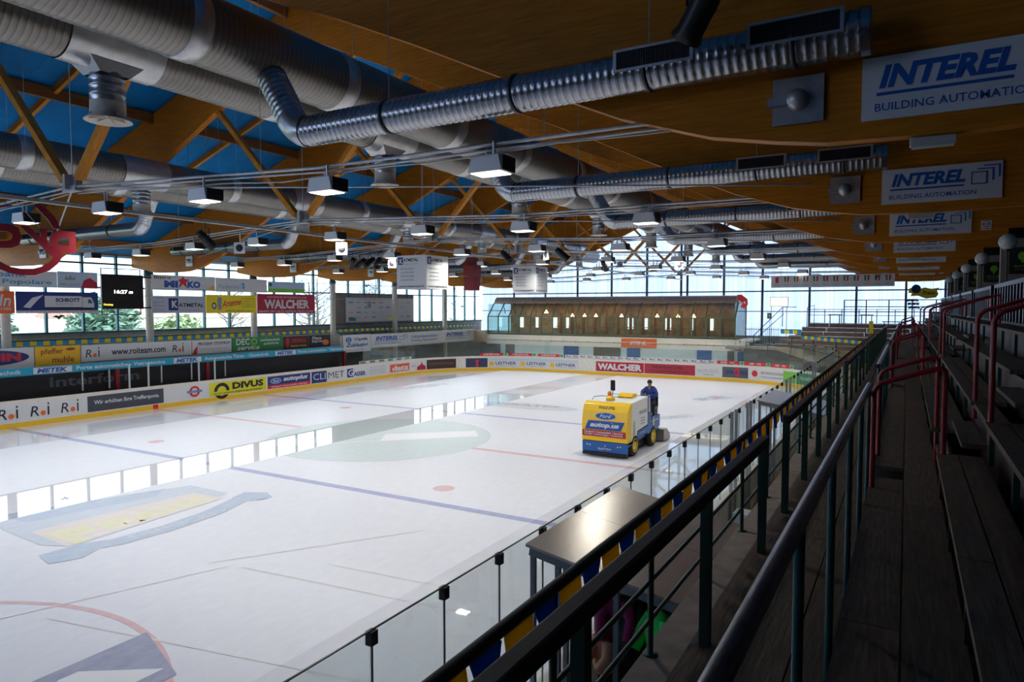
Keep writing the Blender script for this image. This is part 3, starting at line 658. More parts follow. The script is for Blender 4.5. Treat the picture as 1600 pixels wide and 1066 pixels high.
rg = thing('rink_glass', 'clear safety glass with small black clips above the rink boards', 'safety glass', (0, 0, 0))
def pane(s0, s1, z1, off=-.05, clip=True):
    mb = MB(); a = path(s0 + .006, off); b = path(s1 - .006, off); d = Vector((b[0] - a[0], b[1] - a[1])).normalized(); n = Vector((-d.y, d.x)) * .006
    V = [(p[0] + q * n.x, p[1] + q * n.y, z) for z in (1.2, z1) for p, q in ((a, -1), (b, -1), (b, 1), (a, 1))]
    mb.add(V, [(0, 3, 2, 1), (4, 5, 6, 7), (0, 1, 5, 4), (1, 2, 6, 5), (2, 3, 7, 6), (3, 0, 4, 7)]); mb.build('glass_pane', GLASS, rg)
    if clip:
        inst('glass_clip', CLIP, rg, (b[0], b[1], z1 - .05), rotz=math.atan2(d.y, d.x))
        inst('joint_strip', JOINT, rg, (b[0], b[1], 1.2)).scale = (1, 1, z1 - 1.2)
        inst('edge_strip', EDGE, rg, (a[0], a[1], z1), rotz=math.atan2(d.y, d.x)).scale = ((Vector(b) - Vector(a)).length, 1, 1)
CLIP = MB().box(-.036, .036, -.03, .03, -.06, .045).mesh('glass_clip', DARK)
EDGE = MB().box(0, 1, -.007, .007, -.006, .004).mesh('edge_strip', mat('glass_edge', (.03, .06, .06), .3))
JOINT = MB().box(-.006, .006, -.008, .008, 0, 1).mesh('joint_strip', mat('joint_grey', (.10, .14, .14), .4))
y = 1.0
while y < 41: pane(S4 + S1 - y - .91, S4 + S1 - y, 2.93); y += .91
s = S3
while s < S4 - .1: pane(s, s + ARC / 10, 2.93); s += ARC / 10
s = S2
while s < S3 - .3: pane(s, s + 1.19, 2.5, clip=False); s += 1.19
s = 37.0
while s < S2 - .5: pane(s, s + 1.19, 2.5, clip=False); s += 1.19
for y in (20.0, 21.0, 23.9, 24.9):
    bx('glass_post', mat('pale_post', (.60, .62, .62), .4, .3), -33.82, -33.74, y - .03, y + .03, 1.2, 2.45, rg)
# low strip of adverts standing on the far boards
ds = thing('advert_strip', 'narrow strip of red and white adverts along the far glass', 'advert', (0, 0, 0))
def sadv(s0, s1, m, z0=1.22, z1=1.42):
    mb = MB(); strip(mb, s0, s1, z0, z1, -.03, -.02); a = mb.build('strip_panel', m, ds)
    return Print(lambda u, v, l: (*path(s0 + u, -.02 + l), z0 + v), a), s1 - s0
def despar(s0, k):
    P, w = sadv(s0, s0 + 1.75 * k, REDP, 1.24, 1.46); P.text('DESPAR', SIGNW, .25, .05, 1.25 * k, .12, bold=.03)
    P, w = sadv(s0 + 1.77 * k, s0 + 2.1 * k, mat('mint', (.35, .66, .5), .5), 1.24, 1.46); P.ell(GRNP, .16, .11, .11, .09)
for i in range(3): despar(48.85 + 2.47 * i, 1.12)
P, w = sadv(56.25, 68.28, SIGNW, 1.24, 1.46)
n = int(w / .62)
for i in range(n): P.text('R.i', NAVY, .12 + i * w / n, .05, .34, .13, bold=.02); P.ell(REDP, .36 + i * w / n, .08, .05, .03, n=8)
for i in range(3): despar(68.35 + 1.93 * i, .9)
P, w = sadv(36.6, 42.5, mat('mint_pale', (.50, .66, .58), .5))
for i in range(6): P.rect(CONC, .1 + i, .02, .6, .16); P.text('ADLER', BLKP, .15 + i, .06, .45, .08)

# ------------------------------------------------------------------ window side: terrace, benches, columns, banners
tl = thing('terrace_left', kind='structure'); tl['label'] = 'concrete terrace along the window side'
bx('terrace_floor', CONC, -38.3, -36.0, 5, 59.5, 2.35, 2.55, tl); bx('terrace_front', mat('cream_fascia', (.66, .62, .52), .6, noise=.06), -36.0, -35.82, 36.9, 55, 2.1, 3.2, tl)
bx('terrace_front', CONC, -36.0, -35.85, 5, 36.9, 2.1, 3.35, tl); bx('back_wall', mat('bench_wall', (.030, .026, .028), .5), -36.2, -36.0, 5, 36.9, 0, 2.35, tl)
bx('back_wall', mat('dim_teal_wall', (.16, .19, .18), .6, noise=.15), -38.3, -38.2, 36.9, 59.5, 0, 2.35, tl)
bx('step', CONC, -38.3, -37.5, 5, 58, 2.55, 3.0, tl)
for k in range(-1, 6):
    y = YK[0] + 7.1 * (k + 1)
    if y < 14: continue
    c = thing('column', 'round concrete column on the window side, %s along from the camera' % ORD[k], 'column', (-36.9, y, 0), kind='structure')
    MB().lathe([(.20, 0), (.20, 7.05)], n=20).build('shaft', COLM, c)
    MB().box(-.12, .12, -.22, .22, 7.05, 7.2).box(-.05, .05, -.25, .25, 7.0, 7.35).build('column_shoe', TEAL, c, fix=False)
# yellow and blue bunting on the rails
def bunting(name, label, a, b, n, hgt, m1=BLUL, m2=YELP, group=None, gapped=False, rail=True, taper=False):
    t = thing('bunting', label, 'bunting', a, group=group); A = Vector(a); B = Vector(b); d = (B - A) / n
    ms = []
    for mm in (m1, m2):
        mb = MB(); e = .0; r = Vector((d.y, -d.x, 0)).normalized() * .006
        f0, f1 = (.08, .92) if taper and mm is m1 else (0.02, .98)
        q = [d * (.06 if taper else .02), d * (.94 if taper else .98), d * (.74 if taper and mm is m1 else .97) - Vector((0, 0, hgt * (1.0 if not taper else (1.1 if mm is m1 else .85)))), d * (.34 if taper and mm is m1 else (.12 if taper else .03)) - Vector((0, 0, hgt))]
        V = [tuple(p + r * k) for k in (-1, 1) for p in q]
        mb.add(V, [(0, 1, 2, 3), (7, 6, 5, 4), (0, 4, 5, 1), (1, 5, 6, 2), (2, 6, 7, 3), (3, 7, 4, 0)]); ms.append(mb.mesh('pennant', mm))
    for i in range(n):
        o = inst('pennant', ms[i % 2], t, tuple(d * i))
        if taper: o.rotation_euler = (random.uniform(-.05, .05), random.uniform(-.12, .12), 0)
    if rail: MB().tube([(0, 0, .02), tuple(B - A + Vector((0, 0, .02)))], .03, 6).build('top_cord', DARK, t)
    return t
bunting('', 'blue and yellow bunting along the rail under the side windows', (-37.2, 9.0, 3.62), (-37.2, 57.2, 3.62), 160, .22, group=None)
rl = thing('terrace_railing', 'thin dark railing behind the window side bunting', 'railing', (-37.25, 9, 2.55))
bx('rail', TEAL, -.02, .02, 0, 48.5, .55, .59, rl); pm = MB().box(-.02, .02, -.02, .02, 0, 1.07).mesh('rail_post', TEAL)
for i in range(27): inst('rail_post', pm, rl, (0, 1.83 * i, 0))
# upper banner row x = -35.8 (facing the ice)
def lsign(label, y0, y1, z0, z1, m=SIGNW, x=-36.55, cat='banner', group=None, thick=.03):
    return sign('banner', label, cat, (x, y0, z0), (0, 1, 0), y1 - y0, z1 - z0, m, thick, group)
X2 = -35.81
o, P = lsign('white and navy banner with a cropped name ending NIN, leftmost in the low row', 12.4, 16.65, 2.45, 3.4, SIGNW, X2); P.ell(NAVY, 2.3, .52, 1.75, .36); P.text('SENNIN', REDP, .8, .33, 2.9, .4, bold=.05)
o, P = lsign('amber banner with a brown two line restaurant name and bird', 16.7, 18.75, 2.45, 3.4, AMB, X2); P.text('pfeffer', mat('rust', (.30, .07, .02), .5), .25, .5, 1.0, .35, bold=.02); P.text('muhle', MATS['rust'], .75, .14, 1.0, .3, bold=.02); P.ell(MATS['rust'], 1.6, .78, .22, .07); P.text('restaurant pizzeria tel 0471', MATS['rust'], .1, .03, 1.8, .06)
o, P = lsign('long white banner reading www.roiteam.com', 18.8, 24.9, 2.55, 3.38, SIGNW, X2); roi(P, .2, .2, .5); P.text('www.roiteam.com', BLKP, 1.5, .25, 3.0, .33); roi(P, 4.9, .2, .5)
o, P = lsign('white banner with two thin black sponsor names and a red corner', 24.95, 27.6, 2.55, 3.35, SIGNW, X2); P.poly(REDP, [(0, 0), (.3, 0), (.35, .5), (.1, .25)]); P.text('PROGRAF', BLKP, .4, .5, .95, .18); P.text('STICKPROFI', BLKP, 1.45, .5, 1.1, .18); P.text('Grafik Stickerei Siebdruck', GREYP, .5, .25, 1.8, .06)
o, P = lsign('dark green banner with white DECO service lettering', 27.65, 31.6, 2.55, 3.4, GRNP, X2); P.text('DEC', SIGNW, .3, .38, 1.0, .4, bold=.02); P.ell(GRNL, 1.65, .57, .25, .22, hole=.5); P.text('service', SIGNW, .35, .06, 1.7, .28, shear=.3, bold=.03); P.text('werbetechnik', SIGNW, 2.1, .55, 1.6, .18); P.text('pubblicità', SIGNW, 2.4, .28, 1.2, .2)
o, P = lsign('dark red and black banner with red figure', 31.65, 33.9, 2.5, 3.35, mat('print_maroon_black', (.06, .012, .015), .5), X2); P.ell(REDP, .35, .42, .14, .35); P.text('TROPICAL', REDP, .7, .4, 1.3, .25); P.text('Solarium Fitness', YELP, .6, .12, 1.4, .12)
o, P = lsign('black banner with pizza express lettering and an orange pizza', 33.95, 35.9, 2.5, 3.35, BLKP, X2); P.text('Pizza', SIGNW, .2, .52, .9, .22, shear=.2); P.text('Express', SIGNW, .2, .28, 1.1, .22, shear=.2); P.ell(ORAN, 1.5, .3, .3, .2)
# cyan strip over the players benches
o, P = lsign('long cyan strip with white door maker lettering over the benches', 8.0, 36.35, 2.14, 2.52, CYAN, -34.95)
yy = 9.0
for i in range(4):
    P.rect(SIGNW, yy - 8 + 0.2, .05, 1.7, .28); P.text('METEK', BLUP, yy - 8 + .35, .08, 1.35, .22, bold=.05, shear=.2)
    P.text(['Automatische Türen - Glastechnik', 'Porte automatiche - Vetrotecnica'][i % 2], SIGNW, yy - 8 + 2.1, .1, 4.6, .2); yy += 7.0
pb = thing('players_bench', 'dark players bench enclosure under the cyan strip', 'players bench', (-34.9, 8, 0))
bx('bench_back_panel', BLKP, -.6, -.5, 0, 28.3, 0, 2.14, pb); bx('bench_seat', DKBR, -.5, -.1, .5, 27.8, .45, .5, pb); bx('roof_board', DARK, -.9, .02, 0, 28.3, 2.08, 2.14, pb)
P = Print(lambda u, v, l: (-.5 + l, u, v), pb); P.text('Interform', mat('reflection_grey', (.10, .11, .14), .5), 9.1, 1.45, 4.4, .5, bold=.02)  # mirrored poster: its reflection is painted on the bench back as grey lettering
for y in (12.0, 17.2, 28.3): bx('end_post', REDS, -.05, .12, y - .1, y + .1, 1.0, 2.14, pb)
for y in (18.3, 19.6, 22.4, 24.2, 26.4): bx('mullion_post', mat('pale_post', (.6, .62, .62), .4), -.03, .03, y - 8 + 0, y - 8 + .06, 1.2, 2.14, pb)
# INTEREL fascia boards further on
o, P = lsign('tall white banner of an optician hanging below the long fascia', 37.05, 40.05, 1.95, 3.24, SIGNW, -35.7); P.ell(BLUP, .6, .92, .3, .2); P.ell(SIGNW, .6, .92, .14, .14); P.ell(BLUP, .6, .92, .07, .12); P.text('Optik', NAVY, 1.2, .78, 1.5, .28, bold=.03); P.text('Zublasing', BLUP, .3, .3, 2.4, .36, shear=.25, bold=.03); P.text('Brillen Kontaktlinsen', GREYP, .3, .1, 2.3, .08)
o, P = lsign('long white fascia with INTEREL at both ends', 40.1, 54.6, 2.2, 3.18, SIGNW, -35.7); interel(P, .5, .18, 3.9, .65); interel(P, 9.9, .18, 4.0, .65); P.text('Gebäudeautomation', mat('lilac_blue', (.16, .25, .55), .5), 4.9, .52, 3.7, .26); P.text('Building Automation', GREYP, 4.9, .16, 3.7, .26)
for z_, lb_ in ((6.98, 'upper thin steel tube carrying the high banners'), (5.9, 'lower thin steel tube carrying the high banners')):
    MB().tube([(-36.62, 9, z_), (-36.62, 44.5, z_)], .02, 6).build('banner_rail', STEEL, label=lb_, cat='rail')
# high banners between the columns
o, P = lsign('white banner with blue bank name Volksbank Banca Popolare', 12.2, 18.15, 6.26, 7.04); P.text('Volksbank', BLUL, 1.9, .47, 2.7, .26, bold=.02); P.text('Banca Popolare', BLUL, 2.0, .08, 3.7, .28, bold=.02)
o, P = lsign('pale blue banner with castle and DELLAGO', 18.17, 20.1, 6.26, 7.08, mat('print_haze_blue', (.45, .56, .68), .5)); P.text('DELLAGO', GREYP, .1, .12, .95, .13); P.poly(GREYP, [(.3, .4), (.4, .62), (.5, .5), (.6, .68), (.7, .5), (.8, .6), (.85, .4)]); P.poly(CRIM, [(1.1, .0), (1.93, .0), (1.9, .3), (1.55, .55), (1.25, .4)]); P.rect(AMB, 1.49, .5, .03, .3)
o, P = lsign('orange banner with white handwriting, cut by the window side column', 14.1, 16.25, 5.0, 6.05, ORAN); P.text('In', SIGNW, 1.5, .35, .5, .55, shear=.2); P.text('since 1980', SIGNW, 1.0, .15, 1.0, .14)
o, P = lsign('dark blue banner with a white truck and SCHROTT lettering', 16.3, 20.1, 5.0, 6.05, NAVY); P.rect(SIGNW, 1.25, .3, 1.75, .55); P.poly(SIGNW, [(3.02, .28), (3.6, .28), (3.6, .5), (3.45, .8), (3.02, .8)]); P.poly(mat('cab_window', (.02, .12, .08), .4), [(3.3, .5), (3.55, .5), (3.42, .7), (3.3, .7)]); P.text('SCHROTT', NAVY, 1.75, .55, 1.15, .2, bold=.05); P.text('TRANSPORTE GMBH', GREYP, 1.7, .42, .9, .06); P.rect(BLKP, 1.3, .2, 2.2, .07); P.rect(SIGNW, 0, 0, 3.8, .13); P.text('Nicht die Weisen freuen die kleinen sondern die Großen im Gewand', REDP, .05, .03, 3.7, .07); P.poly(SIGNW, [(.3, .3), (.7, .75), (1.2, .9), (.9, .6), (.6, .25)])
t = thing('scoreboard', 'large black square scoreboard showing 16:27 beside a column', 'scoreboard', (-36.5, 20.28, 5.2))
MB().box(-.12, 0, 0, 2.25, 0, 1.84).build('screen', mat('screen_black', (.008, .008, .009), .25), t, fix=False)
P = Print(lambda u, v, l: (l, u, v), t); P.text('16:27', mat('score_white', (1, 1, 1), .5, emit=1.6), .65, .82, .72, .2, bold=.03, name='score_digits'); P.text(':28', MATS['score_white'], 1.42, .83, .24, .13, bold=.03, name='score_digits'); P.text('Hockey', mat('score_yellow', (1, .85, .1), .5, emit=1.2), .08, .15, .5, .14, bold=.02, name='score_digits')
for z0 in (-.32, 1.84): MB().box(-.1, -.06, 0, .04, z0, z0 + .32).box(-.1, -.06, 2.1, 2.14, z0, z0 + .32).box(-.1, -.06, 0, 2.14, (z0 if z0 < 0 else z0 + .28), (z0 + .04 if z0 < 0 else z0 + .32)).build('hoop_frame', DARK, t, fix=False)
MB().box(-.2, -.1, 2.0, 2.9, .02, .1).box(-.2, -.1, 2.0, 2.9, 1.7, 1.78).build('column_bracket', DARK, t, fix=False)
o, P = lsign('white bistro banner with blue MIKO letters and red star', 23.05, 27.1, 6.32, 7.12); P.text('Bistro', BLKP, .15, .58, 1.0, .17); P.text('MI', BLUP, .75, .1, .85, .4, bold=.06); P.text('KO', BLUP, 2.2, .1, .85, .4, bold=.06)
P.poly(REDP, [(1.62, .05), (1.9, .32), (2.2, .05), (2.1, .42), (2.3, .6), (2.03, .6), (1.92, .78), (1.8, .6), (1.6, .56), (1.75, .4)]); P.poly(AMB, [(3.5, .05), (4.0, .05), (4.0, .35)])
o, P = lsign('white banner with light blue lettering beside the star banner', 27.13, 31.0, 6.25, 7.1); P.text('Pederiva', BLUL, .2, .2, 1.5, .26, bold=-.005)
for i, (a, b) in enumerate(((0, 0), (.18, .2), (0, .22), (.2, 0))): P.rect(BLUL if i % 2 else SKYB, 1.75 + a, .2 + b, .16, .18)
o, P = lsign('white and green banner with small green emblem', 31.09, 34.25, 6.29, 7.0); P.rect(GRNL, 0, 0, 3.16, .25); P.rect(SKYB, 0, .25, 3.16, .45); P.ell(GRNP, .2, .5, .12, .12); P.text('Gärtnerei', SIGNW, .7, .4, 1.2, .15)
o, P = lsign('grey white KATMETAL banner hung between columns', 23.03, 26.4, 4.96, 5.94, mat('sign_grey', (.46, .50, .58), .5)); P.rect(NAVY, 1.0, .15, .6, .7); P.text('K', SIGNW, 1.2, .3, .38, .42, bold=.04); P.text('ATMETAL', BLKP, 1.62, .35, 1.65, .22, bold=.03); P.text('www.katmetal.it', GREYP, 2.3, .8, .95, .06)
for i in range(4): P.text(['METALLBAU', 'GLASTECHNIK', 'SPENGLEREI', 'DACHTECHNIK'][i], GREYP, .12, .82 - .22 * i, .65, .06)
P.text('bauen mit metall', GREYP, 1.7, .15, 1.3, .07)
o, P = lsign('yellow radio banner with red script and a player figure', 26.45, 30.15, 4.93, 6.05, YELP); P.text('Antenne', REDP, 1.1, .35, 1.4, .42, shear=.35, bold=.02, tilt=.12); P.ell(BLKP, .55, .45, .16, .2); P.ell(SIGNW, .55, .45, .1, .13); P.poly(GREYP, [(.85, .2), (1.05, .2), (1.1, .9), (.9, 1.0), (.75, .8)])
for i in range(4): P.text('Das meistgehörte Radio', DKBR, 2.55, .85 - .16 * i, 1.0, .07)
P.text('FREQUENZ 100.2', BLKP, 1.4, .08, 2.0, .08)
o, P = lsign('red WALCHER banner below the green and white one', 30.2, 35.19, 4.87, 6.17, CRIM); P.text('WALCHER', SIGNW, .55, .32, 3.9, .62, bold=.04); P.text('SÜDTIROLER SPITZENDESTILLATE', SIGNW, .8, 1.04, 3.4, .13, bold=.01); P.text("GRAPPE DELL' ALTO ADIGE DI GRAN CLASSE", SIGNW, .12, .09, 4.7, .13, bold=.01)
o, P = lsign('large white sponsor board with many small logos behind a column', 40.0, 48.5, 4.1, 6.05, mat('sponsor_board', (.55, .56, .58), .5), -38.18, 'sponsor board')
rnd = random.Random(3)
for i in range(9):
    for j in range(4):
        if rnd.random() < .8: P.text(['FORST', 'Alperia', 'ENERGIE', 'moser', 'BAU', 'Sport', 'HELVETIA', 'Loacker'][rnd.randrange(8)], rnd.choice([GREYP, BLKP, NAVY, GREYP, REDP]), .3 + i * .9, 1.5 - j * .4, .5, .14)
P.rect(GRNP, .3, .1, .8, .25); P.rect(YELP, 5.1, .12, .7, .22); P.ell(GREYP, 2.7, 1.4, .22, .3); P.text('SPONSOREN DER SAISON', GREYP, 1.8, 1.8, 2.6, .09)
hb = 'dark bird silhouette stuck on a side window, '
for i, (y, z) in enumerate([(19.0, 4.78), (35.9, 5.95), (42.5, 7.02), (55.0, 7.0), (56.3, 5.35)]):
    ob = MB().prism([(-.30, .02), (-.1, .10), (.02, .04), (.1, .12), (.34, .08), (.12, -.02), (.02, -.14), (-.06, -.04)], -38.26, -38.25, plane='yz').build('bird_sticker', BLKP, loc=(0, y, z), label=hb + ['under the truck banner', 'beside the red banner', 'in the high row of panes', 'high up near the far corner', 'lowest near the far corner'][i], cat='sticker', group='bird stickers')

# ------------------------------------------------------------------ hanging cubes, lanterns, letter sculpture, shields
def cube(loc, w, label):
    t = thing('hanging_sign', label, 'hanging sign', loc, group='four sided hanging signs')
    for a in range(4):
        A = a * PI / 2; X = Vector((math.cos(A), math.sin(A), 0)); Yv = Vector((0, 0, 1)).cross(X); o_ = -X * (w / 2) - Yv * (w / 2)
        ob = MB().box(.01, w - .01, 0, .03, 0, 1.35).build('sign_face', SIGNW, t, fix=False)
        ob.matrix_local = Matrix(((X.x, Yv.x, 0, o_.x), (X.y, Yv.y, 0, o_.y), (0, 0, 1, 0), (0, 0, 0, 1)))
        KIDS.setdefault(t.name, [])
        P = Print(lambda u, v, l: (u, -l, v), ob); P.rect(NAVY, .08, .98, .26, .3); P.text('K', SIGNW, .16, 1.02, .16, .2, bold=.04); P.text('ATMETAL', BLKP, .36, 1.1, .75, .13, bold=.03); P.text('bauen mit metall', GREYP, .4, .98, .65, .05)
        for i, s_ in enumerate(['METALLBAU', 'GLASTECHNIK', 'SPENGLEREI', 'DACHTECHNIK']): P.text(s_, GREYP, .2, .78 - .15 * i, w * .46, .07)
        P.text('www.katmetal.it', BLKP, .1, .07, w - .2, .08)
    for sx in (-w * .4, w * .4): MB().tube([(sx, 0, 1.3), (sx * .08, 0, 1.7), (0, 0, 8.9)], .010, 5).build('hanger_wire', STEEL, t)
    return t
cube((-17.3, 22.6, 6.03), 1.5, 'white four sided metalwork sign hanging left of the red lantern')
cube((-17.15, 31.6, 6.05), 1.35, 'white four sided metalwork sign hanging over the restaurant roof')
t = thing('red_lantern', 'red two stage lantern hanging between the four sided signs', 'lantern', (-17.1, 26, 6.05))
MB().prism([(-.24, 0), (.24, 0), (.30, .62), (-.30, .62)], -.25, .25).build('lower_box', REDS, t); MB().prism([(-.30, .66), (.30, .66), (.30, 1.15), (-.30, 1.15)], -.28, .28).build('upper_box', REDS, t)
MB().box(-.16, .16, -.16, .16, 1.15, 1.5).box(-.3, .3, -.03, .03, 1.42, 1.48).build('bracket', REDS, t); MB().tube([(0, 0, 1.5), (0, 0, 8.9)], .015, 6).build('hanger_rod', STEEL, t)
# red letters in a broken ring (a hanging logo seen from behind)
t = thing('ring_logo', 'red hanging logo of cut letters inside a broken ring', 'hanging logo', (-17.1, 7.62, 6.96), math.radians(64))
def rp(pts): return [((x / 6.667 - 20) * .01165, (362 - (290 + y / 6.667)) * .0143) for x, y in pts]
def ribbon(lo, up, name, d=.06):
    lo, up = rp(lo), rp(up); m = len(lo); V = [(x, y, z) for y in (-d, d) for row in (lo, up) for x, z in row]; F = []
    for i in range(m - 1): F += [(i, i + 1, m + i + 1, m + i), (2 * m + i, 3 * m + i, 3 * m + i + 1, 2 * m + i + 1), (i, 2 * m + i, 2 * m + i + 1, i + 1), (m + i, m + i + 1, 3 * m + i + 1, 3 * m + i)]
    F += [(0, m, 3 * m, 2 * m), (m - 1, 3 * m - 1, 4 * m - 1, 2 * m - 1)]
    MB().add(V, F).build(name, REDS, t)
ribbon([(365, 205), (430, 265), (500, 335), (555, 425)], [(375, 180), (480, 212), (580, 305), (640, 428)], 'ring_arc')
ribbon([(545, 735), (500, 785), (420, 830), (330, 855), (200, 858), (90, 840), (0, 795), (-80, 730), (-150, 640)], [(655, 708), (600, 790), (500, 870), (350, 920), (200, 925), (80, 905), (0, 870), (-150, 780), (-250, 650)], 'ring_arc')
ribbon([(-250, 330), (-100, 262), (0, 248), (140, 218)], [(-280, 260), (-100, 215), (0, 226), (140, 210)], 'ring_arc')
ribbon([(205, 418), (545, 735)], [(290, 418), (655, 708)], 'letter_stroke'); ribbon([(410, 430), (420, 540)], [(488, 435), (490, 600)], 'letter_stroke')
ribbon([(725, 520), (660, 520), (610, 540), (590, 565), (605, 590), (650, 605), (725, 605), (725, 520)], [(800, 455), (620, 440), (530, 480), (510, 560), (540, 640), (610, 675), (800, 680), (800, 455)], 'letter')
ribbon([(-200, 480), (70, 480), (120, 500), (130, 530), (110, 565), (70, 578), (-200, 578)], [(-200, 405), (100, 405), (190, 440), (222, 530), (190, 620), (110, 650), (-200, 655)], 'letter')
for x in (-.5, .5): MB().tube([(x, 0, .1), (0, .0, .78)], .01, 4).build('hanger_wire', STEEL, t)
o, P = sign('shield_banner', 'long white banner with a row of Italian tricolour shields', 'banner', (-7.23, 44.25, 6.48), (1, 0, 0), 6.6, .72, SIGNW, .03)
for i in range(12):
    u = .12 + .54 * i
    if i == 0: P.rect(REDP, u + .12, .28, .18, .36)
    else:
        P.poly(GRNP, [(u + .08, .66), (u + .18, .66), (u + .18, .3), (u + .1, .38)]); P.poly(REDP, [(u + .26, .66), (u + .36, .66), (u + .34, .38), (u + .26, .3)])
    P.rect(GREYP, u, .2, .42, .015); P.text('CAMPIONE', GREYP, u + .04, .1, .34, .05)
for x in (.5, 6.0): MB().tube([(x, .1, .72), (x, .1, 1.2)], .01, 4).build('hanger_wire', STEEL, o)
# INTEREL signs on the beams
for k in range(7):
    y = YK[k]; zz = 7.37 + (.02 if k == 0 else 0)
    o, P = sign('beam_sign', 'white INTEREL sign on the roof frame ' + FR[k], 'sign', (-.5, y - .15, zz), (1, 0, 0), 2.0, .69, SIGNW, .03, 'INTEREL beam signs')
    interel(P, .17, .09, 1.78, .52)
for k in (2, 6):
    o, P = sign('no_smoking_sign', 'small no smoking sign on the roof frame ' + FR[k], 'sign', (1.72, YK[k] - .14, 7.42), (1, 0, 0), .24, .27, SIGNW, .02, 'no smoking signs'); P.ell(REDP, .12, .17, .09, .09, hole=.8); P.rect(BLKP, .05, .16, .14, .02); P.rect(GREYP, .03, .03, .18, .02)
for k in (0, 1, 3):
    t = thing('tube_lamp', 'slim tube lamp under the beam of the roof frame ' + FR[k], 'lamp', (.2, YK[k], 7.11), group='tube lamps'); MB().box(-.22, .22, -.06, .06, -.03, .06).build('lamp_body', mat('dull_plastic', (.42, .42, .4), .5), t, fix=False, bevel=.01)
    MB().box(-.2, .2, -.05, .05, -.05, -.03).build('lamp_cover', mat('frosted_cover', (.55, .55, .52), .4), t, fix=False)

# ------------------------------------------------------------------ terrace side: slab, planked walkway, fences, handrails
tr = thing('terrace_right', kind='structure'); tr['label'] = 'stepped spectator terrace the camera stands on'
bx('terrace_slab', CONCT, -1.68, -1.15, -4, 50, 2.45, 2.67, tr); bx('front_wall', CONC, -1.66, -1.5, -4, 50, 0, 2.45, tr)
bx('slab_nosing', mat('nosing', (.10, .085, .07), .7), -1.22, -1.15, -4, 50, 2.67, 3.02, tr)
bx('under_structure', DKBR, -1.15, -.35, -4, 50, 2.3, 2.98, tr); bx('under_structure', BLKP, -.33, 1.2, -4, 50, 2.3, 3.3, tr)
AIS = [(7.45, 9.1), (16.75, 18.4), (26.0, 27.6), (35.3, 36.9), (44.6, 46.2)]
def in_aisle(y): return any(a < y < b for a, b in AIS)
pk = 0
def planks(x0, x1, z, y0, y1, ln=3.9, gaps=(), edge=True, th=.045):
    cuts = [y0]; y = y0 + random.uniform(1.5, ln)
    while y < y1 - .6: cuts.append(y); y += ln
    cuts.append(y1)
    for a, b in zip(cuts, cuts[1:]):
        segs = [(a, b)]
        for g0, g1 in gaps:
            ns = []
            for p, q in segs:
                if q <= g0 or p >= g1: ns.append((p, q)); continue
                if p < g0: ns.append((p, g0))
                if q > g1: ns.append((g1, q))
            segs = ns
        for p, q in segs:
            if q - p > .1: bx('plank', [PLANK, PLANK2, PLANK3][random.randrange(3)], x0, x1, p + .006, q - .006, z - th + random.uniform(-.004, .003), z + random.uniform(-.003, .003), tr)
PLANK2 = mat('weathered_planks_dark', (.10, .070, .042), .72, noise=.4, scale=8, stretch=(6, .6, 1), bump=.3)
PLANK3 = mat('weathered_planks_brown', (.135, .085, .046), .68, noise=.35, scale=6, stretch=(6, .6, 1), bump=.3)
for x0, x1 in ((-1.165, -.885), (-.875, -.59), (-.58, -.36)): planks(x0, x1, 3.08, -3, 50)
HOLES = [(a + .45, a + 1.05) for a, b in AIS]
planks(-.285, .008, 3.55, -3, 50, gaps=HOLES); planks(.018, .315, 3.55, -3, 50)
for a, b in HOLES: bx('plank', mat('pinkish_step', (.20, .12, .105), .7, noise=.3), -.28, .0, a + .02, b - .02, 3.28, 3.32, tr)
TI = [(.275, .44, 3.93), (.45, .63, 3.93), (.64, .80, 4.26), (.81, .97, 4.26), (.98, 1.30, 4.62), (1.31, 1.72, 4.97)]
for x0, x1, z in TI:
    for i in range(len(AIS) + 1):
        y0 = -3 if i == 0 else AIS[i - 1][1] - .05; y1 = 50 if i == len(AIS) else AIS[i][0] + .05
        planks(x0, x1, z, y0, y1)
for a, b in AIS:
    for x0, x1, z in ((.32, .46, 3.75), (.47, .66, 4.04), (.67, .85, 4.24), (.86, 1.1, 4.44), (1.11, 1.7, 4.7)): bx('plank', PLANK2, x0, x1, a + .06, b - .06, z - .045, z, tr)
# steel carriers below the seat rows
cm = MB().box(.30, .34, -.03, .03, 3.55, 3.88).box(.66, .70, -.03, .03, 3.9, 4.21).box(1.0, 1.04, -.03, .03, 4.25, 4.57).box(1.33, 1.37, -.03, .03, 4.6, 4.92).box(.30, 1.6, -.025, .025, 3.5, 3.56)
cm = cm.mesh('seat_carrier', GREENP)
for i in range(34):
    y = -2 + 1.55 * i
    if not in_aisle(y): inst('seat_carrier', cm, tr, (0, y, 0))
bx('rear_board', DKBR, 1.72, 1.78, -3, 50, 3.3, 5.0, tr)
for x, z1 in ((.345, 3.86), (.70, 4.19), (1.03, 4.54), (1.38, 4.90)): bx('tier_shade_board', DKBR, x + .05, x + .07, -3, 50, 3.3, z1, tr)  # dark boards added inside the open tiers to stand for their shade
bx('upper_gallery', CONC, 1.78, 4.2, -4, 50, 4.75, 4.95, tr)

